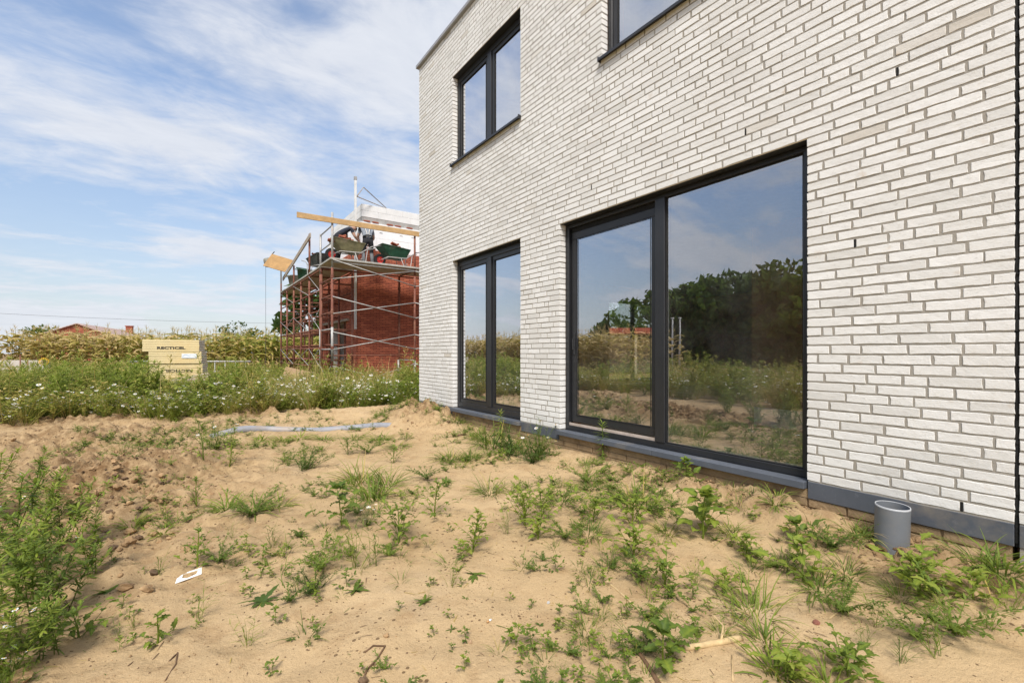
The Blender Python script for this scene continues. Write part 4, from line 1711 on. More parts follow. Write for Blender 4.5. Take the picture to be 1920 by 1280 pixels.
# behind the house, seen through the room
sh = empty('open_shed', (17.5, 18.5, 0), R(-38), 'low red roofed shed seen through the room and its far window', 'shed')
mb = MB(); mb.box(-4, 5, -2.2, 2.2, 2.25, 2.4); mb.box(-4, 5, -1.5, 1.5, 2.4, 2.6); mb.build('roof', M['redroof'], sh)
for x in (-3.8, -1.6, 0.6, 2.8, 4.8):
    for y in (-2.0, 2.0):
        mb = MB(); mb.box(x - 0.07, x + 0.07, y - 0.07, y + 0.07, -0.1, 2.249); mb.build('post', M['oldwood'], sh)
mb = MB(); mb.box(-4, 5, 1.7, 1.8, -0.1, 2.2); mb.build('back_wall', M['greywall'], sh)
tree((25, 21.0, 0), 5.6, 2.2, 91, 'green tree behind the red shed, seen through the far window', 'trees seen through the room', nleaf=1300, tint=0.30, trunk_f=0.25)
tree((32, 34, 0), 6.5, 3.4, 92, 'paler tree farther behind the red shed, seen through the far window', 'trees seen through the room', nleaf=1200, tint=0.26, trunk_f=0.2)
pl = []
for _ in range(260):
    x, y = rnd.uniform(7, 22), rnd.uniform(9.0, 15.5)
    pl.append((rnd.choice((4, 5, 11, 12, 13)), x, y, hz(x, y) - 0.02, rnd.uniform(0, 6), rnd.uniform(0.3, 0.8), 0.06))
tag(scatter('rough_grass', mt, pl, LM), 'rough grass behind the house, seen through the room', 'grass', kind='stuff')

# ------------------------------------------------------------------ the farmhouse over the corn
p = at(145, 661, 70)
fh = empty('farmhouse', (p.x, p.y, 0), R(-8), 'low brick farmhouse with a pale tiled roof, only its gable and roof over the corn', 'house')
gw_, rl, ez, rz_ = 4.6, 26.0, 3.75, 5.72
mb = MB()
mb.add([(-gw_, 0, -0.2), (gw_, 0, -0.2), (gw_, 0, ez), (0, 0, rz_ - 0.12), (-gw_, 0, ez)], [(0, 1, 2, 3, 4)])
mb.add([(-gw_, rl, -0.2), (gw_, rl, -0.2), (gw_, rl, ez), (0, rl, rz_ - 0.12), (-gw_, rl, ez)], [(4, 3, 2, 1, 0)])
mb.add([(-gw_, 0, -0.2), (-gw_, 0, ez), (-gw_, rl, ez), (-gw_, rl, -0.2)], [(0, 1, 2, 3)])
mb.add([(gw_, 0, -0.2), (gw_, 0, ez), (gw_, rl, ez), (gw_, rl, -0.2)], [(3, 2, 1, 0)])
mb.build('wall', M['redbrick'], fh)
mb = MB()
for s in (-1, 1):
    n = 12
    for i in range(n):
        a, b = i / n, (i + 1) / n
        xa, xb = s * (gw_ + 0.3) * a, s * (gw_ + 0.3) * b
        za, zb = rz_ - (rz_ - ez + 0.1) * a, rz_ - (rz_ - ez + 0.1) * b
        vs = [(xa, -0.3, za + 0.02), (xb, -0.3, zb + 0.06), (xb, rl + 0.3, zb + 0.06), (xa, rl + 0.3, za + 0.02), (xb, -0.3, zb - 0.06), (xb, rl + 0.3, zb - 0.06), (xa, -0.3, za - 0.1), (xa, rl + 0.3, za - 0.1)]
        mb.add(vs, [(0, 1, 2, 3) if s > 0 else (3, 2, 1, 0), (1, 4, 5, 2), (6, 4, 1, 0)])
rf = mb.build('roof', M['rooftile'], fh)
mb = MB(); mb.box(1.2, 2.2, 20, 21, 4.2, 6.3); mb.box(1.1, 2.3, 19.9, 21.1, 6.3, 6.45)
s = mb.build('chimney', M['redbrick']); s.parent = rf

# overhead cable between two poles
A_, B_ = at(-420, 560, 46), at(640, 607, 62)
mb = MB()
pts = []
for i in range(41):
    t = i / 40
    q = A_.lerp(B_, t)
    pts.append((q.x, q.y, q.z - 1.1 * 4 * t * (1 - t) * 0.55))
mb.tube(pts, 0.018, 4)
tag(mb.build('overhead_cable', M['wire']), 'thin dark cable sagging across the sky above the corn', 'cable')
for q, lb in ((A_, 'wooden pole carrying the cable at the left, beyond the corn'), (B_, 'wooden pole carrying the cable, hidden behind the red brick house')):
    mb = MB(); mb.tube([(q.x, q.y, -0.3), (q.x, q.y, q.z + 0.4)], [0.14, 0.10], 8); mb.cbox(q.x - 0.05, q.x + 0.05, q.y - 0.4, q.y + 0.4, q.z + 0.01, q.z + 0.1, 0.01)
    tag(mb.build('cable_pole', M['oldwood'], None, True), lb, 'pole')

# ------------------------------------------------------------------ the red brick house under construction
RX, RY, RYB, RXB = 1.26, 15.70, 20.6, 9.5
rh = empty('brick_house_shell', (RX, RY, 0), 0, 'red brick house under construction wrapped in scaffolding, white foam on its upper wall', 'house')
BT = 4.70
mb = MB()
DO = (17.0, 20.0, 2.36)
mb.box(RX, RXB, RY, RY + 0.10, -0.2, BT)                                  # front leaf
mb.box(RX, RX + 0.10, RY + 0.10, DO[0], -0.2, BT)
mb.box(RX, RX + 0.10, DO[1], RYB, -0.2, BT)
mb.box(RX, RX + 0.10, DO[0], DO[1], DO[2], BT)
mb.box(RX, RXB, RYB - 0.1, RYB - 0.002, -0.2, BT - 0.01)
rnd = random.Random(2)
x = RX
while x < 5.0:                                                            # ragged upper courses
    L = rnd.choice((0.22, 0.44, 0.66))
    n = rnd.randint(0, 3)
    if n:
        mb.box(x, x + L - 0.004, RY + 0.001, RY + 0.099, BT + 0.002, BT + 0.0605 * n)
    x += L
under(mb.build('wall', M['redbrick']), rh)
mb = MB()
mb.box(RX + 0.30, RX + 0.5, RY + 0.30, DO[0] + 0.0, -0.2, 5.9); mb.box(RX + 0.30, RX + 0.5, DO[1], RYB - 0.1, -0.2, 5.9)
mb.box(RX + 0.30, RX + 0.5, DO[0], DO[1], DO[2], 5.9)
mb.box(RX + 0.5, RXB, RY + 0.30, RY + 0.5, -0.2, 5.9); mb.box(RXB - 0.3, RXB, RY + 0.5, RYB - 0.1, -0.2, 5.9); mb.box(RX + 0.5, RXB - 0.3, RYB - 0.4, RYB - 0.101, -0.2, 5.9)
under(mb.build('inner_wall', M['aac']), rh)
mb = MB(); mb.box(RX + 0.5, RXB - 0.3, RY + 0.5, RYB - 0.4, 2.7, 2.95); mb.box(RX + 0.5, RXB - 0.3, RY + 0.5, RYB - 0.4, 5.6, 5.85)
under(mb.build('floor_slab', M['concrete']), rh)
# foam boards on the upper wall
rnd = random.Random(6)
z0, z1 = 4.2, 5.76
for r_ in range(3):
    za, zb = z0 + (z1 - z0) / 3 * r_, z0 + (z1 - z0) / 3 * (r_ + 1) - 0.003
    x = RX + 0.16 - (0.6 if r_ % 2 else 0)
    while x < 6.0:
        a = max(x, RX + 0.16)
        if x + 1.197 - a > 0.05:
            mb = MB(); mb.cbox(a, x + 1.197, RY + 0.175 + rnd.uniform(0, 0.008), RY + 0.298, za, zb, 0.004)
            mb.mat = 1
            for q in range(2):
                px_ = a + 0.25 + q * 0.45
                if px_ + 0.12 < x + 1.197:
                    mb.box(px_, px_ + 0.11, RY + 0.1735, RY + 0.1745, za + 0.2, za + 0.215)
            under(mb.build('foam_board', [M['white'], M['ink']]), rh)
        x += 1.2
    y = RY + 0.30 - (0.6 if r_ % 2 else 0)
    while y < RYB - 0.3:
        a = max(y, RY + 0.30)
        b = min(y + 1.197, RYB - 0.15)
        if b - a > 0.05:
            mb = MB(); mb.cbox(RX + 0.175 + rnd.uniform(0, 0.008), RX + 0.298, a, b, za, zb, 0.004)
            under(mb.build('foam_board', [M['white'], M['ink']]), rh)
        y += 1.2
# concrete ring beam, with loose bricks on its ledge, and aerated blocks above it
mb = MB(); mb.box(RX + 0.26, RXB, RY + 0.26, RY + 0.52, 5.765, 5.95); mb.box(RX + 0.26, RX + 0.52, RY + 0.52, RYB - 0.1, 5.765, 5.95)
under(mb.build('ring_beam', M['concrete']), rh)
for k in range(2):
    za, zb = 5.952 + k * 0.22, 5.952 + k * 0.22 + 0.217
    x = RX + 0.25 - (0.3 if k else 0)
    while x < 6.4:
        a = max(x, RX + 0.25)
        mb = MB(); mb.cbox(a, x + 0.597, RY + 0.25, RY + 0.50, za, zb, 0.004)
        under(mb.build('block', M['aac']), rh)
        x += 0.6
    y = RY + 0.503 - (0.3 if k else 0)
    while y < RYB - 0.5:
        a = max(y, RY + 0.503)
        mb = MB(); mb.cbox(RX + 0.25, RX + 0.50, a, y + 0.597, za, zb, 0.004)
        under(mb.build('block', M['aac']), rh)
        y += 0.6
mb = MB(); mb.box(6.4, RXB, RY + 0.25, RY + 0.5, 5.952, 6.388); mb.box(RX + 0.5, RXB, RYB - 0.5, RYB - 0.25, 5.952, 6.388)
under(mb.build('parapet', M['aac']), rh)
mb = MB(); mb.cbox(RX - 0.08, RX + 0.12, DO[0] - 0.45, DO[1] + 0.3, DO[2] - 0.03, DO[2] + 0.06, 0.006, None)
under(mb.build('lintel_board', M['oldwood']), rh)
for y in (17.5, 18.4, 19.3):
    mb = MB(); mb.tube([(RX + 0.1, y, 0), (RX + 0.1, y, DO[2] - 0.03)], 0.03, 6)
    under(mb.build('prop', M['rust']), rh)
# bricklayer's corner profile with its bracket
mb = MB()
mb.cbox(RX - 0.085, RX - 0.015, RY - 0.085, RY - 0.015, 2.0, 7.15, 0.004)
cp = mb.build('corner_profile', M['whitepaint'])
tag(cp, 'tall white corner profile post clamped to the red brick corner', 'post')
mb = MB(); mb.cbox(RX - 0.095, RX - 0.005, RY - 0.095, RY - 0.005, 7.05, 7.16, 0.004)
s = mb.build('cap', M['galv']); s.parent = cp
mb = MB(); mb.tube([(RX, RY - 0.05, 6.5), (RX + 0.30, RY + 0.2, 6.95), (RX + 1.25, RY + 0.5, 6.45), (RX, RY - 0.05, 6.5)], 0.018, 5)
s = mb.build('bracket', M['oldwood']); s.parent = cp
for i, x in enumerate((RX + 0.42, RX + 0.72, RX + 1.25, RX + 1.55, RX + 2.0)):
    mb = MB(); mb.cbox(-0.105, 0.105, -0.05, 0.05, 0, 0.05, 0.004)
    tag(mb.build('brick', M['redbrick_loose'], None, False, (x, RY + 0.215, 5.765), (0, 0, 0.1 * (i % 3 - 1))), 'loose red brick lying on top of the white foam under the ring beam', 'brick', 'loose bricks on the foam ledge')

# ------------------------------------------------------------------ the scaffold
sc = empty('scaffold', (0.05, 14.0, 0), 0, 'rusty red tube scaffold with pale braces round the corner of the red brick house', 'scaffold')


def tubep(name, pts, r, m, n=6):
    mb_ = MB(); mb_.tube(pts, r, n)
    return under(mb_.build(name, m, None, True), sc)


DZ = 3.94
XO, XI = 0.05, 1.05
YO, YI = 14.0, 15.35
front = [(0.05, 5.33), (2.64, 5.15), (5.2, 5.15)]
left = [(15.46, 5.0), (17.1, 5.35), (20.0, 4.7), (23.1, 4.35)]


def standard(x, y, top, grey=0.0):
    s_ = tubep('standard', [(x, y, 0.0), (x, y, min(top, 3.7))], 0.036, M['rust'], 8)
    if top > 3.7:
        tubep('standard', [(x, y, 3.7), (x, y, top)], 0.034, M['galv'] if grey else M['rust'], 8)
    mb_ = MB(); mb_.box(x - 0.08, x + 0.08, y - 0.08, y + 0.08, -0.06, 0.0)
    under(mb_.build('base_plate', M['rust']), sc)
    for z in (1.30, 2.35, 3.40):
        mb_ = MB(); mb_.tube([(x, y, z), (x, y, z + 0.09)], 0.048, 8)
        under(mb_.build('coupler', M['rust']), sc)
    return s_


for x, t in front:
    standard(x, YO, t, x < 1)
    standard(x, YI, 3.9)
for y, t in left:
    standard(XO, y, t, y < 16)
    standard(XI, y, 3.9)
# grey lower sections and feet
for (x, y, a, b) in ((0.05, YO, 0.95, 1.95), (0.05, 15.46, 0.5, 1.95), (2.64, YO, -0.05, 0.95), (2.61, YI, -0.05, 0.95)):
    tubep('standard', [(x, y, a), (x, y, b)], 0.040, M['galv'], 8)
# rungs of the ladder frames
for z in (0.45, 0.95, 1.45, 1.95, 2.45, 2.95, 3.45, 3.88):
    for y, t in left:
        tubep('rung', [(XO, y, z), (XI, y, z)], 0.025, M['rust'])
    for x, t in front[1:]:
        if z > 1 and z < 3.8:
            continue
        tubep('rung', [(x, YO, z), (x, YI, z)], 0.022, M['rust'] if z > 1 else M['galv'])
for z in (0.55, 1.30, 1.90, 2.4, 2.9, 3.4):
    tubep('rung', [(XO, YO, z), (XO, 15.46, z)], 0.022, M['rust'] if z not in (1.30, 1.90) else M['galv'])
for z in (0.75, 1.95, 3.2, 3.86):
    tubep('ledger', [(XO, 15.46, z), (XO, 23.1, z)], 0.025, M['rust'])
    tubep('ledger', [(XI, 15.46, z), (XI, 23.1, z)], 0.025, M['rust'])
tubep('ledger', [(0.05, YO, 3.88), (5.2, YO, 3.88)], 0.022, M['galv'])
tubep('ledger', [(0.05, YI, 3.88), (5.2, YI, 3.88)], 0.025, M['rust'])
tubep('ledger', [(-0.1, YI, 1.10), (5.2, YI, 1.14)], 0.02, M['rust'])
for y in (18.55, 21.55):
    standard(XO, y, 3.86)
    standard(XI, y, 3.86)
    for z in (0.45, 0.95, 1.45, 1.95, 2.45, 2.95, 3.45):
        tubep('rung', [(XO, y, z), (XI, y, z)], 0.025, M['rust'])
for z in (1.35, 2.55):
    tubep('ledger', [(XO, 15.46, z), (XO, 23.1, z)], 0.022, M['rust'])
# cross braces on the front
for (za, zb) in ((3.94, 3.36), (3.37, 3.86), (2.85, 2.33), (2.35, 2.83), (1.81, 1.32), (1.29, 1.79), (0.80, 0.10), (0.06, 0.84)):
    tubep('brace', [(0.05, YO - 0.03 - 0.02 * (za > zb), za), (2.64, YO - 0.03 - 0.02 * (za > zb), zb)], 0.016, M['galv'])
    tubep('brace', [(2.64, YO - 0.03 - 0.02 * (za > zb), zb), (5.2, YO - 0.03 - 0.02 * (za > zb), za)], 0.016, M['galv'])
ys = [15.46] + [y for y, t in left[1:]]
for a, b in zip(ys[:-1], ys[1:]):
    for (za, zb) in ((0.75, 1.35), (1.35, 0.75), (1.95, 2.6), (2.6, 1.95), (3.2, 3.86)):
        tubep('brace', [(XO - 0.03, a, za), (XO - 0.03, b, zb)], 0.0095, M['galv'])
for (za, zb) in ((0.2, 0.8), (0.8, 0.2)):
    tubep('brace', [(XO - 0.03, YO, za), (XO - 0.03, 15.46, zb)], 0.014, M['galv'])
# deck boards
for k in range(4):
    ya = YO - 0.06 + k * 0.35
    for xa, xb in ((-0.02, 2.66), (2.67, 5.3)):
        mb = MB(); mb.cbox(xa, xb, ya, ya + 0.345, DZ, DZ + 0.055, 0.006)
        under(mb.build('deck_board', M['deck']), sc)
for k in range(3):
    xa = XO - 0.02 + k * 0.35
    for a, b in ((15.42, 17.1), (17.11, 20.0), (20.01, 23.2)):
        mb = MB(); mb.cbox(xa, xa + 0.345, a, b, DZ + (0.056 if a < 15 else 0), DZ + 0.055, 0.006)
        under(mb.build('deck_board', M['deck']), sc)
# guard rails
mb = MB(); mb.cbox(-0.92, 4.6, YO - 0.075, YO - 0.04, 5.00, 5.16, 0.004)
under(mb.build('guard_plank', M['wood']), sc)
tubep('guard_rail', [(0.05, YO, 4.95), (0.05, 15.46, 4.95)], 0.022, M['galv'])
tubep('guard_rail', [(0.05, YO, 4.45), (0.05, 15.46, 4.45)], 0.022, M['galv'])
mb = MB()
v = Vector((0.0, 5.2, -0.72)).normalized()
MM = Matrix.Translation((-0.02, 16.6, 5.20)) @ Vector((0, 1, 0)).rotation_difference(v).to_matrix().to_4x4()
mb.cbox(-0.02, 0.02, 0, 5.6, -0.08, 0.08, 0.004, MM)
under(mb.build('guard_plank', M['oldwood']), sc)

# hoist at the far end, with a plywood sheet leaning out below it
p = at(527, 661, 20.2)
hs = empty('hoist', (0.0, 23.0, DZ + 0.05), 0, 'small winch hoist on its bent arm at the far left end of the scaffold', 'hoist')
mb = MB(); mb.tube([(0.05, 0.1, -0.3), (0.05, 0.1, 1.0), (-0.35, 0.0, 1.35), (-0.55, -0.1, 1.30)], 0.035, 6); mb.build('arm', M['galv'], hs, True)
mb = MB(); mb.lathe([(0.0, -0.2), (0.18, -0.2), (0.21, -0.12), (0.21, 0.12), (0.18, 0.2), (0.0, 0.2)], 14, Matrix.Translation((-0.45, -0.1, 1.25)) @ Matrix.Rotation(R(75), 4, 'Y')); mb.build('motor', M['tubgrey'], hs, True)
mb = MB(); mb.tube([(-0.45, -0.1, 1.4), (-0.35, -0.1, 1.62), (-0.25, -0.1, 1.75)], 0.02, 5); mb.build('lever', M['black'], hs, True)
mb = MB(); mb.tube([(-0.60, -0.1, 1.1), (-0.60, -0.1, -4.0)], 0.008, 4); mb.build('cable', M['wire'], hs)
mb = MB(); mb.cbox(-0.46, 0.46, -0.012, 0.012, -0.40, 0.40, 0.004)
o = mb.build('plywood_sheet', M['plywood'], None, False, (-0.25, 21.8, DZ + 1.12), (R(-38), R(16), R(-28)))
tag(o, 'tilted tan plywood sheet tied to the left end of the scaffold', 'board')


# ------------------------------------------------------------------ wheelbarrows and tubs on the deck
def barrow(loc, rz, mat, label):
    b = empty('wheelbarrow', loc, rz, label, 'wheelbarrow', 'wheelbarrows on the scaffold deck')
    # tray: an open trapezoid with walls of its own thickness; x runs from wheel (-) to handles (+)
    outer0 = [(-0.28, -0.20, 0.33), (0.30, -0.20, 0.30), (0.30, 0.20, 0.30), (-0.28, 0.20, 0.33)]
    outer1 = [(-0.56, -0.31, 0.66), (0.42, -0.31, 0.58), (0.42, 0.31, 0.58), (-0.56, 0.31, 0.66)]
    inn = lambda q, d: [(x * 0.95, y * 0.93, z + d) for (x, y, z) in q]
    mb_ = MB()
    vs = outer0 + outer1 + inn(outer1, 0) + inn(outer0, 0.02)
    fs = [(3, 2, 1, 0)]
    for i in range(4):
        j = (i + 1) % 4
        fs += [(i, j, 4 + j, 4 + i), (4 + i, 4 + j, 8 + j, 8 + i), (8 + i, 8 + j, 12 + j, 12 + i)]
    fs.append((12, 13, 14, 15))
    mb_.add(vs, fs)
    mb_.tube([Vector(q) for q in outer1] + [Vector(outer1[0])], 0.013, 5)
    mb_.build('tray', mat, b)
    mb_ = MB()
    for s_ in (-1, 1):
        mb_.tube([(-0.50, 0.05 * s_, 0.19), (-0.30, 0.17 * s_, 0.29), (0.30, 0.22 * s_, 0.30), (0.62, 0.26 * s_, 0.52), (0.92, 0.27 * s_, 0.60)], 0.016, 6)
        mb_.tube([(0.12, 0.20 * s_, 0.30), (0.22, 0.24 * s_, 0.0), (0.44, 0.24 * s_, 0.0), (0.50, 0.24 * s_, 0.43)], 0.014, 6)
    mb_.tube([(0.33, -0.24, 0.12), (0.33, 0.24, 0.12)], 0.012, 5)
    mb_.build('frame', M['galv'], b, True)
    wm = Matrix.Translation((-0.52, 0, 0.19)) @ Matrix.Rotation(R(90), 4, 'X')
    mb_ = MB(); mb_.lathe([(0.11, -0.04), (0.16, -0.045), (0.19, -0.02), (0.19, 0.02), (0.16, 0.045), (0.11, 0.04)], 18, wm)
    wh = mb_.build('wheel', M['tyre'], b, True)
    mb_ = MB(); mb_.lathe([(0.0, -0.03), (0.03, -0.045), (0.035, -0.03), (0.11, -0.025), (0.118, -0.04), (0.118, 0.04), (0.11, 0.025), (0.035, 0.03), (0.03, 0.045), (0.0, 0.03)], 18, wm)
    mb_.build('rim', M['rim'], wh, True)
    return b


DK = DZ + 0.056
barrow((0.66, 14.45, DK), R(0), M['olive'], 'dusty olive wheelbarrow heaped with bricks before the stooping man in navy')
barrow((2.14, 14.45, DK), R(3), M['green'], 'dark green wheelbarrow with bricks right of the man in braces')
barrow((0.42, 17.3, DK), R(100), M['tub'], 'blackish wheelbarrow seen from its front on the left deck')
rnd = random.Random(16)
bm_ = MB(); bm_.cbox(-0.105, 0.105, -0.05, 0.05, -0.025, 0.025, 0.003)
bmesh_brick = bm_.mesh('brick', M['redbrick_loose'])
for (bx, by, n, h0, lab, grp, dx) in ((0.66, 14.45, 16, 0.62, 'red brick in the heap on the olive wheelbarrow', 'bricks heaped in the olive wheelbarrow', -0.22), (2.14, 14.45, 14, 0.56, 'red brick in the heap on the dark green wheelbarrow', 'bricks heaped in the green wheelbarrow', 0.0),
                                      (0.42, 17.3, 10, 0.58, 'red brick in the heap on the blackish wheelbarrow', 'bricks heaped in the black wheelbarrow', 0.0)):
    for i in range(n):
        a = rnd.uniform(0, 6.28)
        q = 0.30 * math.sqrt(rnd.random())
        zz = h0 - 0.02 + 0.30 * (1 - q / 0.33) * rnd.uniform(0.5, 1.0)
        o = link('brick', bmesh_brick, None, (bx + dx + q * math.cos(a) * 1.1, by + q * math.sin(a) * 0.6, DK + zz), (rnd.uniform(-0.6, 0.6), rnd.uniform(-0.6, 0.6), rnd.uniform(0, 3)))
        tag(o, lab, 'brick', grp)


def tub(loc, mat, label, r0=0.24, r1=0.34, h=0.42, tilt=0.0):
    mb_ = MB()
    mb_.lathe([(0, 0), (r0, 0), (r0 + 0.02, 0.02), (r1, h), (r1 + 0.03, h), (r1 + 0.03, h - 0.03), (r1 + 0.01, h - 0.03)], 18)
    mb_.lathe([(r1 - 0.012, h - 0.002), (r0, 0.03), (0, 0.03)], 18)
    for s_ in (-1, 1):
        mb_.tube([(s_ * r1, -0.08, h - 0.02), (s_ * (r1 + 0.08), -0.06, h - 0.08), (s_ * (r1 + 0.08), 0.06, h - 0.08), (s_ * r1, 0.08, h - 0.02)], 0.012, 5)
    o_ = mb_.build('mortar_tub', mat, None, True, loc, (tilt, 0, 0.4))
    return tag(o_, label, 'tub', 'mortar tubs on the left scaffold deck')


tub((0.25, 18.9, DK), M['green'], 'dark green mortar tub between the black wheelbarrow and the grey tub', tilt=0.25)
tub((0.30, 20.9, DK), M['tubgrey'], 'crusted grey mortar tub farthest left on the scaffold deck')


# ------------------------------------------------------------------ the two bricklayers
def person(loc, rz, J, label, cloth, extras):
    """J: joint name -> (x, y, z, radius, parent). One skinned surface, coloured by the nearest bone."""
    root = empty('person', loc, rz, label, 'person')
    names = list(J)
    me = bpy.data.meshes.new('skeleton')
    me.from_pydata([J[n][:3] for n in names], [(names.index(J[n][4]), names.index(n)) for n in names if J[n][4]], [])
    ob = bpy.data.objects.new('skeleton', me)
    COL.objects.link(ob)
    sk = ob.modifiers.new('skin', 'SKIN')
    sk.use_smooth_shade = True
    for i, n in enumerate(names):
        r_ = J[n][3]
        me.skin_vertices[0].data[i].radius = r_ if isinstance(r_, tuple) else (r_, r_)
        me.skin_vertices[0].data[i].use_root = (n == 'pelvis')
    sub = ob.modifiers.new('sub', 'SUBSURF')
    sub.levels = 2
    sub.render_levels = 2
    dg = bpy.context.evaluated_depsgraph_get()
    body = bpy.data.meshes.new_from_object(ob.evaluated_get(dg))
    bpy.data.objects.remove(ob)
    order_ = ['skin', 'top', 'leg', 'shoe', 'hair', 'pad']
    body.materials.clear()
    for k_ in order_:
        body.materials.append(cloth[k_])
    bones = [(Vector(J[J[n][4]][:3]), Vector(J[n][:3]), extras['cover'].get(n, 'top')) for n in names if J[n][4]]
    for f in body.polygons:
        c = Vector(f.center)
        best, bd = 'top', 9
        for a_, b_, m_ in bones:
            ab = b_ - a_
            t_ = max(0, min(1, (c - a_).dot(ab) / ab.dot(ab)))
            d_ = (c - a_ - ab * t_).length
            if d_ < bd:
                bd, best = d_, m_
        f.material_index = order_.index(best)
        f.use_smooth = True
    body.name = 'body'
    link('body', body, root)
    return root


def joints(bend, knee):
    """Standing figure stooping forward (+y) by the angle bend from the hips."""
    s, c = math.sin(bend), math.cos(bend)
    up = lambda d, side=0.0, fwd=0.0: (side, d * s + fwd * c, 0.94 - knee * 0.10 + d * c - fwd * s)
    J = {}
    J['pelvis'] = (*up(0.0), (0.155, 0.115), None)
    J['waist'] = (*up(0.17), (0.145, 0.105), 'pelvis')
    J['chest'] = (*up(0.36), (0.175, 0.125), 'waist')
    J['neckbase'] = (*up(0.52), (0.085, 0.075), 'chest')
    hd = min(bend + 0.35, 1.9)
    nb = Vector(J['neckbase'][:3])
    hv = Vector((0, math.sin(hd), math.cos(hd)))
    J['neck'] = (*(nb + hv * 0.08), 0.055, 'neckbase')
    J['head'] = (*(nb + hv * 0.18), (0.082, 0.095), 'neck')
    J['crown'] = (*(nb + hv * 0.27), (0.068, 0.078), 'head')
    for sx, S in ((-1, 'l'), (1, 'r')):
        J['shoulder' + S] = (*up(0.46, 0.19 * sx), 0.070, 'chest')
        sh_ = Vector(J['shoulder' + S][:3])
        el = sh_ + Vector((0.07 * sx, 0.10, -0.26))
        J['sleeve' + S] = (*sh_.lerp(el, 0.55), 0.056, 'shoulder' + S)
        J['elbow' + S] = (*el, 0.043, 'sleeve' + S)
        ha = el + Vector((-0.10 * sx, 0.20, -0.12))
        J['wrist' + S] = (*ha, 0.030, 'elbow' + S)
        J['palm' + S] = (*(ha + Vector((-0.02 * sx, 0.06, -0.05))), (0.038, 0.022), 'wrist' + S)
        J['thigh' + S] = (0.10 * sx, J['pelvis'][1] - 0.01, J['pelvis'][2] - 0.06, 0.095, 'pelvis')
        J['knee' + S] = (0.13 * sx, 0.06 + knee * 0.14, 0.49, 0.064, 'thigh' + S)
        J['calf' + S] = (0.135 * sx, 0.01 + knee * 0.02, 0.33, 0.060, 'knee' + S)
        J['ankle' + S] = (0.14 * sx, -0.02, 0.09, 0.045, 'calf' + S)
        J['toe' + S] = (0.15 * sx, 0.17, 0.045, (0.045, 0.035), 'ankle' + S)
    return J


def cover(short_pad):
    cv = {'neck': 'skin', 'head': 'skin', 'crown': 'hair'}
    for S in 'lr':
        cv.update({'elbow' + S: 'skin', 'wrist' + S: 'skin', 'palm' + S: 'skin', 'thigh' + S: 'leg', 'knee' + S: 'leg', 'calf' + S: 'pad' if short_pad else 'leg', 'ankle' + S: 'pad' if short_pad else 'leg', 'toe' + S: 'shoe'})
    return cv


def fingers(root, J, n_side):
    for S in n_side:
        a = Vector(J['wrist' + S][:3]); b = Vector(J['palm' + S][:3])
        d = (b - a).normalized()
        sx = -1 if S == 'l' else 1
        side = Vector((1, 0, 0))
        mb_ = MB()
        for k, L in enumerate((0.062, 0.072, 0.068, 0.052)):
            o_ = b + side * (0.027 - 0.018 * k) * sx
            mb_.tube([o_, o_ + d * L * 0.5, o_ + d * L * 0.8 + Vector((0, -0.01, -L * 0.35))], [0.010, 0.009, 0.007], 6)
        t_ = a.lerp(b, 0.5) + side * -0.035 * sx
        mb_.tube([t_, t_ + d * 0.035 - side * 0.015 * sx, t_ + d * 0.065 - side * 0.01 * sx], [0.012, 0.010, 0.008], 6)
        mb_.build('fingers', M['skin'], root, True)


def face(root, J):
    h = Vector(J['head'][:3]); cr = Vector(J['crown'][:3])
    ax = (cr - h).normalized()
    fwd = Vector((0, ax.z, -ax.y))
    mb_ = MB()
    mb_.tube([h + fwd * 0.085 + ax * 0.035, h + fwd * 0.115 + ax * 0.0, h + fwd * 0.09 - ax * 0.005], [0.008, 0.014, 0.012], 6)
    for sx in (-1, 1):
        e_ = h + Vector((0.088 * sx, 0, 0))
        mb_.tube([e_ - ax * 0.02, e_ + Vector((0.014 * sx, 0, 0)) + ax * 0.01, e_ + ax * 0.03], [0.008, 0.012, 0.008], 6)
    mb_.tube([h + fwd * 0.088 - ax * 0.035 - Vector((0.02, 0, 0)), h + fwd * 0.092 - ax * 0.035 + Vector((0.02, 0, 0))], 0.006, 5)
    mb_.build('face', M['skin'], root, True)
    mb_ = MB()
    for sx in (-1, 1):
        c_ = h + fwd * 0.086 + ax * 0.028 + Vector((0.034 * sx, 0, 0))
        mb_.tube([c_ - Vector((0.012, 0, 0)), c_ + Vector((0.012, 0, 0))], 0.006, 5)
    mb_.build('eyes', M['hair'], root)


base = {'skin': M['skin'], 'leg': M['darkcloth'], 'shoe': M['shoe'], 'hair': M['hair'], 'pad': M['pad']}
J2 = joints(R(32), 0.15)
man2 = person((1.42, 14.98, DK), R(-6), J2, 'man in grey tee shirt with pale braces, seen from behind, stooping towards the wall', dict(base, top=M['greycloth']), {'cover': cover(True)})
mb = MB()
for sx in (-1, 1):
    pa, pw, pc, pn = [Vector(J2[k][:3]) for k in ('pelvis', 'waist', 'chest', 'neckbase')]
    bk = Vector((0, -math.cos(R(32)), math.sin(R(32))))
    pts = [pa + bk * 0.122 + Vector((0.05 * sx, 0, 0)), pw + bk * 0.114 + Vector((0.03 * sx, 0, 0)), pc + bk * 0.135 + Vector((0.075 * sx, 0, 0)), pn + bk * 0.082 + Vector((0.10 * sx, 0, 0))]
    mb.tube(pts, 0.014, 5)
mb.build('braces', M['strap'], man2, True)
mb = MB()
w = Vector(J2['pelvis'][:3])
mb.lathe([(0.158, -0.03), (0.166, -0.03), (0.166, 0.03), (0.158, 0.03)], 20, Matrix.Translation(w + Vector((0, 0.02, 0.06))) @ Matrix.Rotation(R(-30), 4, 'X') @ Matrix.Diagonal((1.02, 0.80, 1, 1)))
mb.build('belt', M['black'], man2, True)
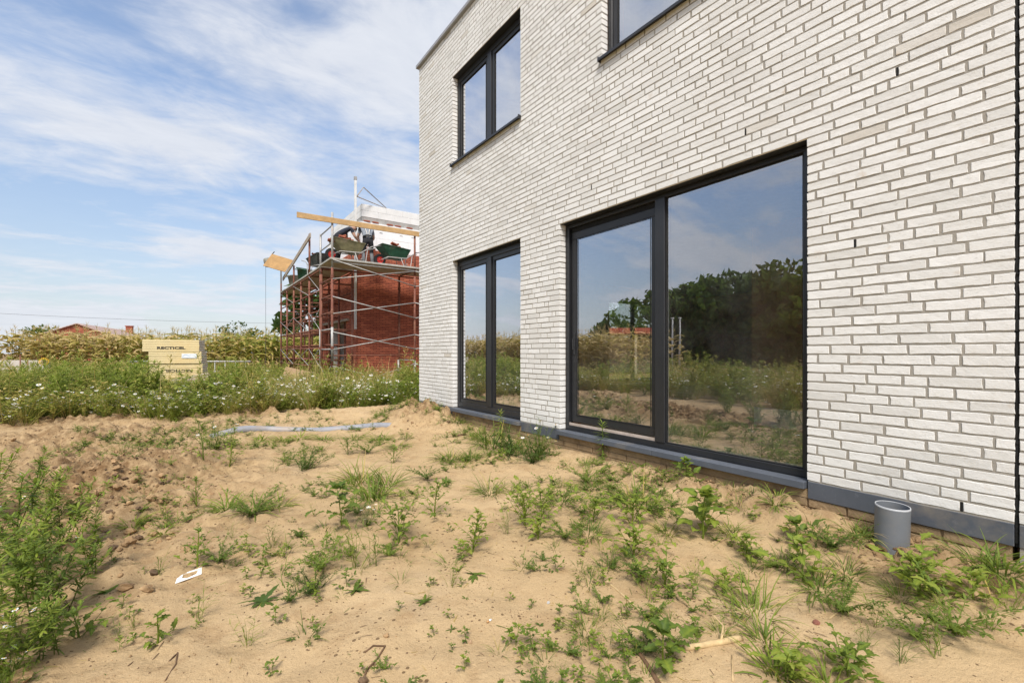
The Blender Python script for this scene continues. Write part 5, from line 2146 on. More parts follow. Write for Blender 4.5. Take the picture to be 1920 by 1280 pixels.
fingers(man2, J2, 'lr'); face(man2, J2)
J1 = joints(R(56), 0.2)
man1 = person((0.42, 14.95, DK), R(-78), J1, 'stooping man in a navy shirt bent over behind the olive wheelbarrow', dict(base, top=M['navy']), {'cover': cover(False)})
fingers(man1, J1, 'lr'); face(man1, J1)

# ------------------------------------------------------------------ insulation packs
def text_mesh(txt, size, mat, name):
    cu = bpy.data.curves.new('t', 'FONT')
    cu.body = txt
    cu.size = size
    cu.extrude = 0.0012
    cu.align_x = 'CENTER'
    cu.align_y = 'CENTER'
    cu.resolution_u = 2
    cu.offset = 0.004
    ob = bpy.data.objects.new('t', cu)
    COL.objects.link(ob)
    me = bpy.data.meshes.new_from_object(ob.evaluated_get(bpy.context.evaluated_depsgraph_get()))
    bpy.data.objects.remove(ob)
    me.name = name
    me.materials.clear()
    me.materials.append(mat)
    return me


PK = at(333, 661, 13.4)
PKZ = hz(PK.x, PK.y) + 0.20
PRZ = R(-14)
ca, sa = math.cos(PRZ), math.sin(PRZ)
word = text_mesh('RECTICEL', 0.125, M['ink'], 'lettering')


def pack(dx, dy, z0, w, d, th, n, label, texts, sticker=False, foil=True):
    root = empty('insulation_pack', (PK.x + dx * ca - dy * sa, PK.y + dx * sa + dy * ca, PKZ + z0), PRZ, label, 'boards', 'stacked insulation packs')
    rn = random.Random(int(z0 * 1000))
    for i in range(n):
        jx, jy = rn.uniform(-0.008, 0.008), rn.uniform(-0.006, 0.006)
        mb_ = MB(); mb_.cbox(-w / 2 + jx, w / 2 + jx, -d / 2 + jy, d / 2 + jy, i * th, (i + 1) * th - 0.004, 0.004)
        mb_.mat = 1
        mb_.box(w / 2 + jx + 0.0005, w / 2 + jx + 0.003, -d / 2 + jy + 0.01, d / 2 + jy - 0.01, i * th + 0.005, (i + 1) * th - 0.009)
        mb_.build('insulation_board', [M['pir'], M['pirside']], root)
    for (tx, tz, up) in texts:
        o_ = link('lettering', word, root, (tx, -d / 2 - 0.0085, tz), (R(90), 0 if up else R(180), 0))
        o_.scale = (1.25, 0.8, 1)
    if sticker:
        mb_ = MB(); mb_.box(0.15, 0.52, -d / 2 - 0.012, -d / 2 - 0.0095, n * th * 0.45, n * th * 0.45 + 0.13)
        mb_.mat = 1
        mb_.tube([(0.17, -d / 2 - 0.0125, n * th * 0.45 + 0.04), (0.24, -d / 2 - 0.0125, n * th * 0.45 + 0.10), (0.34, -d / 2 - 0.0125, n * th * 0.45 + 0.05)], 0.004, 4)
        mb_.build('sticker', [M['sticker'], M['stickerblue']], root)
    return root


pack(0.07, 0.02, 0.05, 1.34, 0.62, 0.065, 4, 'lowest orange tinged pack of the yellow board stack', [])
pack(0.05, 0.03, 0.315, 1.28, 0.60, 0.068, 6, 'third pack from the top with its lettering upside down', [(0.05, 0.20, False)])
pack(0.03, 0.0, 0.725, 1.27, 0.60, 0.068, 5, 'second pack from the top with a pale blue sticker', [], True)
pack(-0.07, 0.0, 1.068, 1.36, 0.62, 0.068, 5, 'topmost yellow pack with dark lettering the right way up', [(0.0, 0.10, True)])
mb = MB()
for y in (-0.35, 0.0, 0.35):
    mb.box(-0.6, 0.6, y - 0.05, y + 0.05, -0.18, 0.045)
mb.build('pallet', M['oldwood'], None, False, (PK.x, PK.y, PKZ - 0.002), (0, 0, PRZ))['label'] = 'wooden bearers under the stack of yellow insulation packs'
bpy.data.objects['pallet']['category'] = 'pallet'
p, _ = gp(366, 742)
pt = empty('old_pallet', (p.x, p.y, p.z + 0.30), R(20), 'weathered slatted pallet tilted in the weeds at the foot of the yellow stack', 'pallet')
pt.rotation_euler = (R(28), R(-12), R(10))
for k in range(6):
    mb = MB(); mb.cbox(-0.45, 0.45, -0.42 + 0.15 * k, -0.32 + 0.15 * k, 0.05, 0.07, 0.003); mb.build('slat', M['oldwood'], pt)
for x in (-0.4, 0, 0.4):
    mb = MB(); mb.cbox(x - 0.04, x + 0.04, -0.44, 0.44, -0.04, 0.049, 0.003); mb.build('bearer', M['oldwood'], pt)

# ------------------------------------------------------------------ gate rails, panel, posts, sunflower, board, blocks
a, b = at(240, 661, 19.0), at(470, 661, 19.0)
g = empty('metal_gate', (a.x, a.y, 0), math.atan2(b.y - a.y, b.x - a.x), 'low galvanised rail gate standing in the weeds before the corn', 'gate')
L = (b - a).length
for z in (0.40, 0.83):
    mb = MB(); mb.tube([(0, 0, z), (L, 0, z)], 0.035, 8); mb.build('rail', M['galv'], g, True)
for k in range(12):
    x = L * (k + 0.5) / 12
    mb = MB(); mb.tube([(x, 0, -0.1), (x, 0, 0.83)], 0.018, 6); mb.build('bar', M['galv'], g, True)
a, b = at(-60, 661, 15.0), at(88, 661, 15.0)
w = empty('low_panel', (a.x, a.y, 0), math.atan2(b.y - a.y, b.x - a.x), 'low pale panel at the left edge before the corn', 'panel')
L = (b - a).length
for k in range(2):
    mb = MB(); mb.cbox(L * k / 2, L * (k + 1) / 2 - 0.004, -0.03, 0.03, 0.55, 0.95, 0.005); mb.build('board', M['greywall'], w)
for k in range(3):
    mb = MB(); mb.cbox(L * k / 2 - 0.03, L * k / 2 + 0.03, 0.031, 0.09, -0.1, 0.9, 0.005); mb.build('post', M['oldwood'], w)
for px, h, lb in ((38, 1.12, 'thin rusty post before the low pale panel'), (52, 0.98, 'shorter rusty post right of the thin one at the low panel')):
    q = at(px, 661, 14.6)
    mb = MB(); mb.tube([(0, 0, -0.1), (0, 0, h)], 0.018, 6); mb.cbox(-0.022, 0.022, -0.022, 0.022, h, h + 0.02, 0.004)
    tag(mb.build('rusty_post', M['rust'], None, True, (q.x, q.y, 0)), lb, 'post')
q = at(83, 661, 13.8)
sf = empty('sunflower', (q.x, q.y, 0), 0, 'single yellow sunflower at the right end of the low panel', 'flower')
mb = MB(); mb.tube([(0, 0, 0), (0.03, 0, 0.6), (0.0, -0.04, 0.92)], 0.012, 6); mb.tint = 0.4; mb.build('stem', M['leaf'], sf, True)
pt_ = PT(1)
for k in range(16):
    an = k * 2 * math.pi / 16
    cx_, cz_ = 0.05 * math.cos(an), 0.05 * math.sin(an)
    pt_.V += [(cx_, -0.06, 0.93 + cz_), (2.0 * cx_ - 0.35 * cz_, -0.07, 0.93 + 2.0 * cz_ + 0.35 * cx_), (2.7 * cx_, -0.055, 0.93 + 2.7 * cz_), (2.0 * cx_ + 0.35 * cz_, -0.07, 0.93 + 2.0 * cz_ - 0.35 * cx_)]
    pt_.T += [0.5] * 4
    pt_.F.append((4 * k, 4 * k + 1, 4 * k + 2, 4 * k + 3)); pt_.MI.append(2)
link('petals', pt_.mesh('petals'), sf)
mb = MB(); mb.lathe([(0, 0.02), (0.045, 0.012), (0.055, -0.01), (0, -0.02)], 12, Matrix.Translation((0, -0.065, 0.93)) @ Matrix.Rotation(R(90), 4, 'X')); mb.build('flower_head', M['twig'], sf, True)
q = at(545, 661, 12.6)
mb = MB(); mb.cbox(-0.36, 0.36, -0.01, 0.01, 0, 0.75, 0.003)
tag(mb.build('leaning_board', M['brownboard'], None, False, (q.x, q.y, hz(q.x, q.y) + 0.12), (R(-30), R(14), R(-20))), 'brown sheet leaning among the weeds at the foot of the scaffold', 'board')
for i, (px, Z, lb) in enumerate(((612, 12.9, 'grey concrete block left of the corner scaffold foot'), (640, 12.9, 'grey concrete block under the corner scaffold foot'), (690, 13.2, 'pale concrete block standing before the red wall'),
                                 (700, 13.1, 'second pale concrete block next to the first before the red wall'), (764, 12.6, 'small pale block beside the white house corner'))):
    q = at(px, 661, Z)
    mb = MB()
    mb.cbox(-0.19, 0.19, -0.09, 0.09, 0, 0.19, 0.006); mb.cbox(-0.19, 0.19, -0.09, 0.09, 0.192, 0.38, 0.006)
    tag(mb.build('concrete_block', M['concrete'], None, False, (q.x, q.y, -0.05), (0, 0, R(20 * i))), lb, 'block', 'concrete blocks at the foot of the red wall')

# ------------------------------------------------------------------ pipes
q = Vector((-0.135, 0.862, 0))
zt, zb = 0.335, hz(q.x, q.y) - 0.15
mb = MB()
mb.lathe([(0.0795, zb), (0.0800, zt - 0.008)], 40)
mb.lathe([(0.0745, zt - 0.001), (0.0742, zb)], 40)
o = mb.build('drain_pipe', M['pvc'], None, True, (q.x, q.y, 0), (R(1.5), R(-1.0), 0))
tag(o, 'grey plastic pipe stub standing upright in the soil against the plinth at the right', 'pipe', 'upright grey pipe stubs along the house')
mb = MB(); mb.lathe([(0.0801, zt - 0.0079), (0.0795, zt + 0.0005), (0.0765, zt + 0.001), (0.0746, zt - 0.0009)], 40)
mb.build('rim', M['pvcrim'], o, True)
q = Vector((-0.13, 7.50, 0))
mb = MB(); mb.lathe([(0.080, -0.1), (0.080, 0.29), (0.075, 0.29), (0.075, -0.1)], 24)
tag(mb.build('drain_pipe', M['pvc'], None, True, (q.x, q.y, 0)), 'grey plastic pipe stub standing at the far corner of the white house', 'pipe', 'upright grey pipe stubs along the house')
pts = []
for px, py, dz in ((396, 820, -0.01), (425, 814, 0.01), (455, 808, 0.02), (500, 806, 0.005), (545, 806, -0.005), (590, 807, -0.008), (635, 805, 0.0), (675, 801, -0.004), (705, 797, -0.015), (735, 792, -0.06)):
    p, _ = gp(px, py)
    pts.append(Vector((p.x, p.y, p.z + dz)))
sm = []
for i in range(len(pts) - 1):
    for k in range(6):
        t = k / 6
        p0, p1, p2, p3 = pts[max(0, i - 1)], pts[i], pts[i + 1], pts[min(len(pts) - 1, i + 2)]
        sm.append(0.5 * ((2 * p1) + (p2 - p0) * t + (2 * p0 - 5 * p1 + 4 * p2 - p3) * t * t + (3 * p1 - p0 - 3 * p2 + p3) * t ** 3))
sm.append(pts[-1])
mb = MB(); mb.tube(sm, 0.055, 14)
tag(mb.build('ground_pipe', M['drain'], None, True), 'long pale grey plastic pipe lying half buried across the sand', 'pipe')

# ------------------------------------------------------------------ leaves as pieces, for the broad leaved weeds close by
def leaf_mesh(seed, prof, Wd, droop, seg=10, across=5, tint=0.42, lobes=0.3):
    p = PT(seed)
    r = p.r
    rows, ts = [], []
    pos = Vector((0, 0, 0))
    side = Vector((0, 1, 0))
    for i in range(seg + 1):
        t = i / seg
        e = 0.25 - droop * t
        d = Vector((math.cos(e), 0, math.sin(e)))
        if i:
            pos = pos + d / seg
        if prof == 'ovate':
            w = Wd * math.sin(math.pi * min(1, t ** 0.72 * 0.97 + 0.03)) ** 0.8
        elif prof == 'diamond':
            w = Wd * (min(1, t / 0.38) ** 0.9 * (1 - max(0, (t - 0.38) / 0.62)) ** 0.85 + 0.03) * (1.0 if i % 2 else 1 - lobes)
        elif prof == 'lobed':
            w = Wd * (math.sin(math.pi * min(1, t ** 0.7 * 0.97 + 0.03)) ** 0.7) * (1.0 if i % 3 == 1 else (0.78 if i % 3 == 2 else 1 - lobes))
        else:
            w = Wd * math.sin(math.pi * min(1, t * 0.95 + 0.05)) ** 0.8
        if t < 0.10:
            w = 0.03
        up = side.cross(d) * -1
        row = []
        for k in range(across):
            s = (k / (across - 1) - 0.5)
            lag = abs(s) * 0.10
            wave = 0.035 * math.sin(i * 1.7 + s * 5 + seed) * abs(s) * 2
            row.append(pos + side * s * w - d * lag * w + up * (abs(s) * 0.30 * w + wave))
        rows.append(row)
        ts.append(tint + r.uniform(-0.02, 0.02) + 0.03 * t)
    p.quad_strip(rows, ts)
    me = p.mesh('leaf')
    me.polygons.foreach_set('use_smooth', [True] * len(me.polygons))
    # paler midrib
    a = me.attributes['tint'].data
    for i in range(seg + 1):
        a[i * across + across // 2].value += 0.14
    return me


LEAF = {
    'amaranth': [leaf_mesh(s, 'ovate', 0.62, 0.9, 10, 5, 0.48) for s in (1, 2, 3)],
    'round': [leaf_mesh(s, 'ovate', 0.80, 0.6, 9, 5, 0.40) for s in (4, 5)],
    'goose': [leaf_mesh(s, 'diamond', 0.66, 0.7, 9, 5, 0.52, 0.30) for s in (6, 7, 8)],
    'dark': [leaf_mesh(s, 'diamond', 0.60, 0.8, 9, 5, 0.40, 0.34) for s in (9, 10, 11)],
    'datura': [leaf_mesh(s, 'lobed', 0.78, 0.9, 12, 5, 0.32, 0.40) for s in (12, 13)],
    'lance': [leaf_mesh(s, 'lance', 0.20, 0.9, 7, 3, 0.44) for s in (14, 15)],
}
for k in LEAF:
    for me in LEAF[k]:
        me.name = 'leaf'


def broad(px, py, hpx, kind, leaf_m, nbr, label, name='broadleaf_weed', spread=1.0, group=None, per=5, seed=None):
    """A weed whose leaves are pieces: stem and side shoots in one part, each leaf an object."""
    p, Z = gp(px, py)
    h = hpx * Z / FPX
    h *= 1.12
    leaf_m *= 1.3
    spread *= 1.15
    r = random.Random(seed if seed is not None else int(px * 7 + py))
    root = empty(name, (p.x, p.y, p.z), r.uniform(0, 6.28), label, 'weed', group)
    t = PT(int(px + py))
    main = t.path((0, 0, -0.02), r.uniform(0, 6), r.uniform(0.0, 0.28), h * (0.92 if spread < 0.95 else 0.68) + 0.02, 6, 0.02)
    t.stem(main, 0.004 + 0.006 * h, 0.0015 + 0.002 * h, 0.52, 6)
    leaves = []
    nbr = int(nbr * 1.55) + 1
    for i in range(nbr):
        f = ((i + 0.5) / nbr) ** 1.35                      # most side shoots start low
        k = min(5, int(f * 6))
        b = main[k].lerp(main[k + 1], f * 6 - k)
        az = i * 2.4 + r.uniform(-0.4, 0.4)
        bl = (1.0 * h + 0.03) * spread * (0.80 * (1 - f) + 0.14) * r.uniform(0.6, 1.15)
        br = t.path(b, az, r.uniform(0.6, 1.45), bl, 3, 0.04)
        t.stem(br, 0.0022, 0.001, 0.5, 4)
        for j in range(per):
            g = (j + 1) / per
            q_ = br[min(2, int(g * 2.99))].lerp(br[min(3, int(g * 2.99) + 1)], g * 2.99 - int(g * 2.99)) if g < 1 else br[-1]
            leaves.append((q_, az + ((-1) ** j) * r.uniform(0.2, 1.3), r.uniform(-0.2, 0.75), leaf_m * r.uniform(0.55, 1.1) * (1.1 - 0.35 * f)))
    for j in range(6):
        leaves.append((main[-1], j * 1.05, r.uniform(0.2, 1.0), leaf_m * r.uniform(0.45, 0.85)))
    o_ = link('stem', t.mesh('stem'), root)
    for (q_, az, el, L) in leaves:
        lo = link('leaf', r.choice(LEAF[kind]), root, q_, (r.uniform(-0.35, 0.35), -el, az), L)
    return root


broad(1318, 1010, 80, 'amaranth', 0.092, 5, 'large bright broad leaved weed before the right part of the sliding door', 'amaranth', 0.8, per=4)
broad(1495, 1020, 48, 'round', 0.060, 3, 'small weed with rounded grey green leaves before the grass tuft at the sill end', 'broadleaf_weed', 0.9, per=3)
broad(1505, 1085, 62, 'goose', 0.060, 6, 'light yellow green weed below the round leaved one', 'goosefoot', 0.8, per=4)
broad(1725, 1110, 70, 'goose', 0.050, 12, 'spreading bright goosefoot below the upright pipe at the right', 'goosefoot', 1.25, per=6)
broad(1825, 1125, 58, 'goose', 0.050, 6, 'goosefoot at the right of the spreading one, near the frame edge', 'goosefoot', 1.2, per=5)
broad(1805, 1022, 34, 'goose', 0.065, 4, 'pale leafy weed growing out from under the plinth right of the pipe', 'goosefoot', 1.1, per=4)
broad(1288, 893, 26, 'round', 0.055, 3, 'little bright plant tucked under the sill of the fixed pane', 'broadleaf_weed', 0.8, per=3)
broad(985, 985, 72, 'goose', 0.036, 14, 'wide bushy bright weed in the middle of the sand before the door', 'goosefoot', 1.25, per=7)
broad(1015, 970, 60, 'goose', 0.034, 10, 'right half of the bushy bright weeds, beside the grass tuft', 'goosefoot', 1.2, per=6)
broad(1112, 978, 50, 'goose', 0.046, 7, 'leafy weed with toothed leaves left of the long grass tuft', 'goosefoot', 1.1, per=5)
broad(1185, 985, 56, 'goose', 0.048, 9, 'leafy weed with toothed leaves just below the long grass tuft', 'goosefoot', 1.2, per=5)
broad(1188, 1045, 62, 'goose', 0.040, 11, 'dense rounded bright green weed in front of the two toothed ones', 'goosefoot', 1.1, per=6)
broad(1008, 1010, 46, 'goose', 0.044, 5, 'lighter weed below the wide bushy one', 'goosefoot', 1.0, per=4)
broad(1248, 1100, 56, 'dark', 0.034, 9, 'compact grey green goosefoot above the long dry stem', 'goosefoot', 0.9, per=6)
broad(748, 1018, 78, 'dark', 0.044, 11, 'dark green goosefoot right of the daisies on the open sand', 'goosefoot', 1.0, per=6)
broad(815, 968, 62, 'dark', 0.036, 9, 'slim dark green goosefoot behind and right of the one by the daisies', 'goosefoot', 0.75, per=5)
broad(886, 1035, 72, 'goose', 0.032, 12, 'narrow upright light green weed in the open sand left of the bushy ones', 'goosefoot', 0.6, per=6)
broad(640, 985, 66, 'datura', 0.088, 4, 'large grey lobed leaves sprawling left of the daisies', 'thornapple', 0.8, per=3)
broad(1243, 1248, 56, 'datura', 0.066, 3, 'young weed with large jagged blue green leaves left of the dry branch', 'thornapple', 0.7, per=3)
broad(1590, 1265, 56, 'dark', 0.042, 9, 'leafy dark weed at the bottom edge right of the dry branch', 'goosefoot', 1.2, per=5)
broad(1480, 1275, 48, 'goose', 0.044, 6, 'leafy weed among broad grass blades at the bottom edge', 'goosefoot', 1.1, per=4)
broad(296, 1205, 52, 'dark', 0.040, 4, 'single small upright seedling low on the left sand', 'goosefoot', 0.55, per=3)
broad(372, 1062, 62, 'dark', 0.034, 6, 'small dark weed right above the white card', 'goosefoot', 0.6, per=4)
broad(430, 874, 66, 'goose', 0.040, 11, 'tall leafy light weed on the sand below the left end of the grey pipe', 'goosefoot', 0.7, per=5)
broad(382, 862, 70, 'goose', 0.034, 9, 'thinner tall weed left of the leafy light one near the pipe', 'goosefoot', 0.6, per=5)
broad(368, 950, 50, 'dark', 0.034, 6, 'small dark leaved weed at the left end of the broad grass patch', 'goosefoot', 0.6, per=4)
broad(738, 868, 34, 'dark', 0.038, 7, 'low dark weed left of the twin tufts halfway to the house', 'goosefoot', 1.1, per=4)
broad(652, 852, 36, 'dark', 0.034, 8, 'greyish bushy weed below the middle of the grey pipe', 'goosefoot', 1.1, per=4)
broad(150, 1195, 60, 'dark', 0.045, 6, 'lobed leaved weed at the edge of the big left clump', 'broadleaf_weed', 1.1, per=4)
broad(1360, 1110, 46, 'goose', 0.040, 6, 'small weed among grass right of the compact grey green one', 'goosefoot', 0.9, per=4)
broad(1400, 1050, 52, 'goose', 0.042, 6, 'light weed right of the large broad leaved one', 'goosefoot', 0.9, per=4)

# ------------------------------------------------------------------ spires, mayweed, grasses
SP = [t_spire(400 + i, 0.35, 0.070, 62, 0.42, 0.0085).mesh('fleabane') for i in range(3)]
MY = [t_mayweed(410 + i, 0.30, 20, 7, 0.32, 0.015, 0.5).mesh('mayweed') for i in range(3)]
FE = [t_mayweed(420 + i, 0.16, 15, 0, 0.27, 0.015, 0.75).mesh('mayweed') for i in range(3)]
GR = [t_grass(430 + i, 0.26, 95, 0.085, 0.0062, 0.42, 1.7, lean=1.2).mesh('grass_tuft') for i in range(5)]
GB = [t_grass(440 + i, 0.30, 60, 0.07, 0.0115, 0.50, 1.9, 0.10, 0.06, 6, 1.3).mesh('grass_tuft') for i in range(4)]
GS = [t_sprig(450 + i, 0.26, 8).mesh('grass_sprig') for i in range(5)]
KN = [t_sprawl(460 + i, 0.25, 16).mesh('knotgrass') for i in range(4)]
RO = [t_rosette(470 + i, 9, 0.12, 0.034, 0.30).mesh('rosette') for i in range(4)]
BR = [t_branchy(480 + i, 0.60, 8, 0.060, 0.0130, 0.37, 2 if i % 2 else 0).mesh('mugwort') for i in range(5)]
SE = [t_goosefoot(490 + i, 0.10, 4, 0.026, 0.36, 'lance', 3, 0.5).mesh('seedling') for i in range(4)] + [t_rosette(495 + i, 6, 0.045, 0.012, 0.34, 'lance', 4, 0.6, 0.8).mesh('seedling') for i in range(3)]


def plant(px, py, hpx, meshes, h0, name, label, cat, group=None, sx=1.0, k=None):
    p, Z = gp(px, py)
    s = hpx * Z / FPX / h0
    r = random.Random(int(px * 3 + py * 5))
    o_ = link(name, meshes[r.randrange(len(meshes)) if k is None else k], None, (p.x, p.y, p.z - 0.004), (r.uniform(-0.1, 0.1), r.uniform(-0.1, 0.1), r.uniform(0, 6.28)), (s * sx * 1.25, s * sx * 1.25, s * 1.15))
    return tag(o_, label, cat, group)


for a in ((1592, 965, 84, SP, 0.38, 'fleabane', 'upright whorled green spire against the plinth left of the upright pipe'),
          (1130, 862, 70, SP, 0.38, 'fleabane', 'upright whorled spire standing before the sill of the sliding sash'),
          (938, 822, 52, SP, 0.38, 'fleabane', 'pale topped spire rising from the grass below the small window sill')):
    plant(*a[:6], a[6], 'weed')
for a in ((1012, 852, 62, 'feathery daisy clump at the wall between the two ground floor windows'), (690, 985, 40, 'low daisy plant on the open sand below the middle grass tuft'),
          (118, 845, 1, None), (40, 1220, 78, 'daisy plant at the foot of the big left weed clump'), (405, 842, 52, 'daisies before the left end of the grey pipe'), (15, 1285, 70, 'daisy plant in the bottom left corner')):
    if a[3]:
        plant(a[0], a[1], a[2], MY, 0.30, 'mayweed', a[3], 'flower')
for a in ((585, 1108, 44, 'feathery dark green mat on the open sand below the grass sprigs'), (570, 880, 40, 'dark green low clump below the pipe, left of centre'), (1002, 865, 46, 'dark feathery tuft just below the wall daisies'),
          (955, 850, 50, 'dark feathery tuft under the small window sill'), (40, 1275, 40, 'feathery foliage at the bottom left corner')):
    plant(a[0], a[1], a[2], FE, 0.16, 'mayweed', a[3], 'weed', None, 1.3)
for a in ((925, 838, 56, GR, 0.26, 1.0, 'grass tuft at the wall under the small window sill'), (905, 822, 36, GR, 0.26, 1.0, 'smaller grass tuft at the far end of the small window sill'), (858, 792, 22, GR, 0.26, 1.3, 'far grass tuft by the pile near the house corner'),
          (1192, 945, 62, GR, 0.26, 1.1, 'dense long grass tuft before the sliding door'), (1105, 1000, 38, GR, 0.26, 1.2, 'dark grass tuft left of the dense rounded weed'), (918, 925, 40, GR, 0.26, 1.0, 'grass at the left of the wide bushy weed'),
          (1050, 945, 42, GR, 0.26, 1.0, 'upright grass right of the wide bushy weed'), (1455, 945, 46, GB, 0.30, 0.8, 'arching grass below the end of the door sill'), (1385, 950, 30, GR, 0.26, 0.9, 'thin grass before the fixed pane sill'),
          (1880, 1075, 84, GB, 0.30, 0.85, 'large arching grass clump against the plinth at the right edge'), (1835, 1055, 60, GR, 0.26, 1.3, 'finer grass left of the large right edge clump'), (1605, 1000, 50, GR, 0.26, 0.9, 'grass round the foot of the whorled spire'),
          (1630, 1010, 52, GB, 0.30, 0.6, 'pale grass leaning on the left of the upright pipe'), (1415, 1150, 84, GR, 0.26, 0.9, 'tall grass clump in the middle of the right foreground'), (1540, 1105, 56, GR, 0.26, 1.2, 'grass clump right of the light yellow green weed'),
          (1590, 1080, 40, GR, 0.26, 1.4, 'low grass between the light weed and the spreading goosefoot'), (1470, 1060, 38, GR, 0.26, 1.2, 'short grass around the round leaved weed'), (1435, 1205, 66, GB, 0.30, 0.9, 'broad bladed grass by the end of the dry branch'),
          (1455, 1265, 90, GB, 0.30, 0.9, 'broad bladed grass at the bottom edge'), (1555, 1285, 70, GB, 0.30, 0.8, 'broad grass at the bottom edge below the leafy dark weed'), (700, 935, 78, GB, 0.30, 0.8, 'middle grass tuft with arching blades above the daisies'),
          (672, 905, 64, GR, 0.26, 0.9, 'finer grass behind the middle tuft'), (725, 910, 54, GR, 0.26, 0.9, 'grass at the right of the middle tuft'), (425, 955, 44, GB, 0.30, 1.2, 'left part of the broad flattened grass patch'),
          (475, 958, 44, GB, 0.30, 1.3, 'middle of the broad flattened grass patch'), (520, 950, 36, GB, 0.30, 1.2, 'right part of the broad flattened grass patch'), (250, 985, 32, GB, 0.30, 1.3, 'grass in the churned soil left of the bare sand'),
          (305, 1000, 28, GB, 0.30, 1.1, 'grass at the edge of the churned soil'), (560, 822, 20, GB, 0.30, 1.8, 'low grass before the middle of the grey pipe'), (610, 824, 18, GB, 0.30, 1.8, 'low grass right of the pipe middle'),
          (530, 826, 18, GB, 0.30, 1.6, 'low grass left of the pipe middle'), (665, 822, 18, GR, 0.26, 1.8, 'low grass before the right end of the grey pipe'), (710, 826, 20, GR, 0.26, 1.6, 'low grass between pipe and soil pile'),
          (490, 824, 18, GB, 0.30, 1.5, 'yellowish low grass below the left half of the pipe'), (745, 838, 20, GR, 0.26, 1.4, 'low grass at the foot of the soil pile'), (845, 862, 34, GR, 0.26, 1.2, 'grey green tuft halfway between pile and small window'),
          (880, 860, 30, GR, 0.26, 1.1, 'tuft right of the grey green one'), (1100, 870, 18, GR, 0.26, 1.1, 'small tuft below the left end of the door sill'), (1190, 860, 30, GR, 0.26, 0.6, 'thin grass at the wall before the mullion'),
          (1350, 1190, 44, GR, 0.26, 0.7, 'grass above the dry branch'), (1640, 1175, 50, GS, 0.26, 1.0, 'reddish based grass sprig on the bare sand at right'), (1100, 1185, 46, GR, 0.26, 1.0, 'loose grass tuft left of the long dry stem'),
          (1130, 1165, 40, GS, 0.26, 1.0, 'yellowing sprawling grass beside the long dry stem'), (1690, 1120, 36, GR, 0.26, 1.4, 'grass under the spreading goosefoot'), (1760, 1125, 40, GR, 0.26, 1.2, 'grass at the right foot of the spreading goosefoot'),
          (770, 958, 26, GS, 0.26, 1.4, 'flat grass between the two dark goosefoots'), (1250, 1000, 46, GR, 0.26, 0.8, 'grass left of the large broad leaved weed'), (1375, 1000, 46, GR, 0.26, 1.0, 'grass right of the large broad leaved weed'),
          (1110, 915, 20, GR, 0.26, 1.8, 'flat dark grass below the door sill'), (230, 850, 26, GS, 0.26, 1.3, 'grass on the churned soil bank')):
    plant(a[0], a[1], a[2], a[3], a[4], 'grass_tuft', a[6], 'grass', None, a[5])
for a in ((512, 1025, 52, 'three bladed grass sprig below the flattened grass patch'), (375, 1160, 56, 'fine grass sprig low on the left sand'), (300, 1075, 40, 'thin sprig left of the white card'), (250, 1180, 40, 'thin grass sprig below the small brown clod'),
          (222, 1200, 36, 'second thin sprig left of the small seedling'), (465, 1212, 60, 'single bent grass stem low on the open sand'), (668, 1065, 72, 'wide spray of thin stems below the daisies'), (700, 1060, 66, 'right half of the thin stemmed spray'),
          (628, 1050, 46, 'left part of the thin stemmed spray'), (845, 1100, 44, 'thin upright sprig in the middle sand'), (590, 968, 24, 'small forked sprig left of the lobed leaves'), (1150, 1065, 50, 'thin arching stems above the long dry stem'),
          (1215, 1120, 44, 'thin dark sprig right of the long dry stem'), (1305, 1095, 40, 'dark withered sprig beside the compact goosefoot'), (1750, 1230, 90, 'tall single grass stem at the bottom right'), (1620, 1210, 46, 'small angular sprig at bottom right'),
          (1690, 1240, 60, 'slender sprig right of the angular one'), (1230, 1175, 40, 'two bladed sprig above the jagged leaved weed'), (800, 1130, 22, 'tiny dark tuft in the middle sand'), (435, 1010, 26, 'little sprig under the grass patch'),
          (1850, 1180, 60, 'grass sprig with wide blades near the right edge'), (1895, 1150, 60, 'leaning sprig at the right edge'), (950, 1000, 46, 'sprig left of the wide bushy weed'), (1055, 1265, 30, 'yellow green blade at the bottom edge')):
    plant(a[0], a[1], a[2], GS, 0.26, 'grass_sprig', a[3], 'grass')
for a in ((410, 1055, 0.20, 'trailing knotgrass right of the white card'), (1100, 905, 0.28, 'flat dark runners below the door sill'), (1560, 1030, 0.25, 'flat dark trailing weed left of the upright pipe'), (1060, 1010, 0.2, 'trailing weed among the bright ones'),
          (1200, 1080, 0.2, 'trailing weed under the dense rounded weed'), (670, 965, 0.2, 'flat trailing leaves below the daisies'), (600, 1070, 0.24, 'flat knotgrass mat left of the thin stemmed spray'), (470, 970, 0.3, 'trailing weed under the flattened grass patch'),
          (1580, 1150, 0.22, 'trailing weed on the right sand'), (1790, 1190, 0.3, 'trailing pale leaved weed near the right edge'), (1720, 1200, 0.2, 'small trailing weed at the lower right'), (800, 900, 0.25, 'trailing weed below the soil pile'), (690, 850, 0.3, 'greyish trailing weed below the pipe')):
    p, Z = gp(a[0], a[1])
    o = link('knotgrass', random.Random(a[0]).choice(KN), None, (p.x, p.y, p.z + 0.002), (0, 0, a[0]), a[2] / 0.25)
    tag(o, a[3], 'weed')
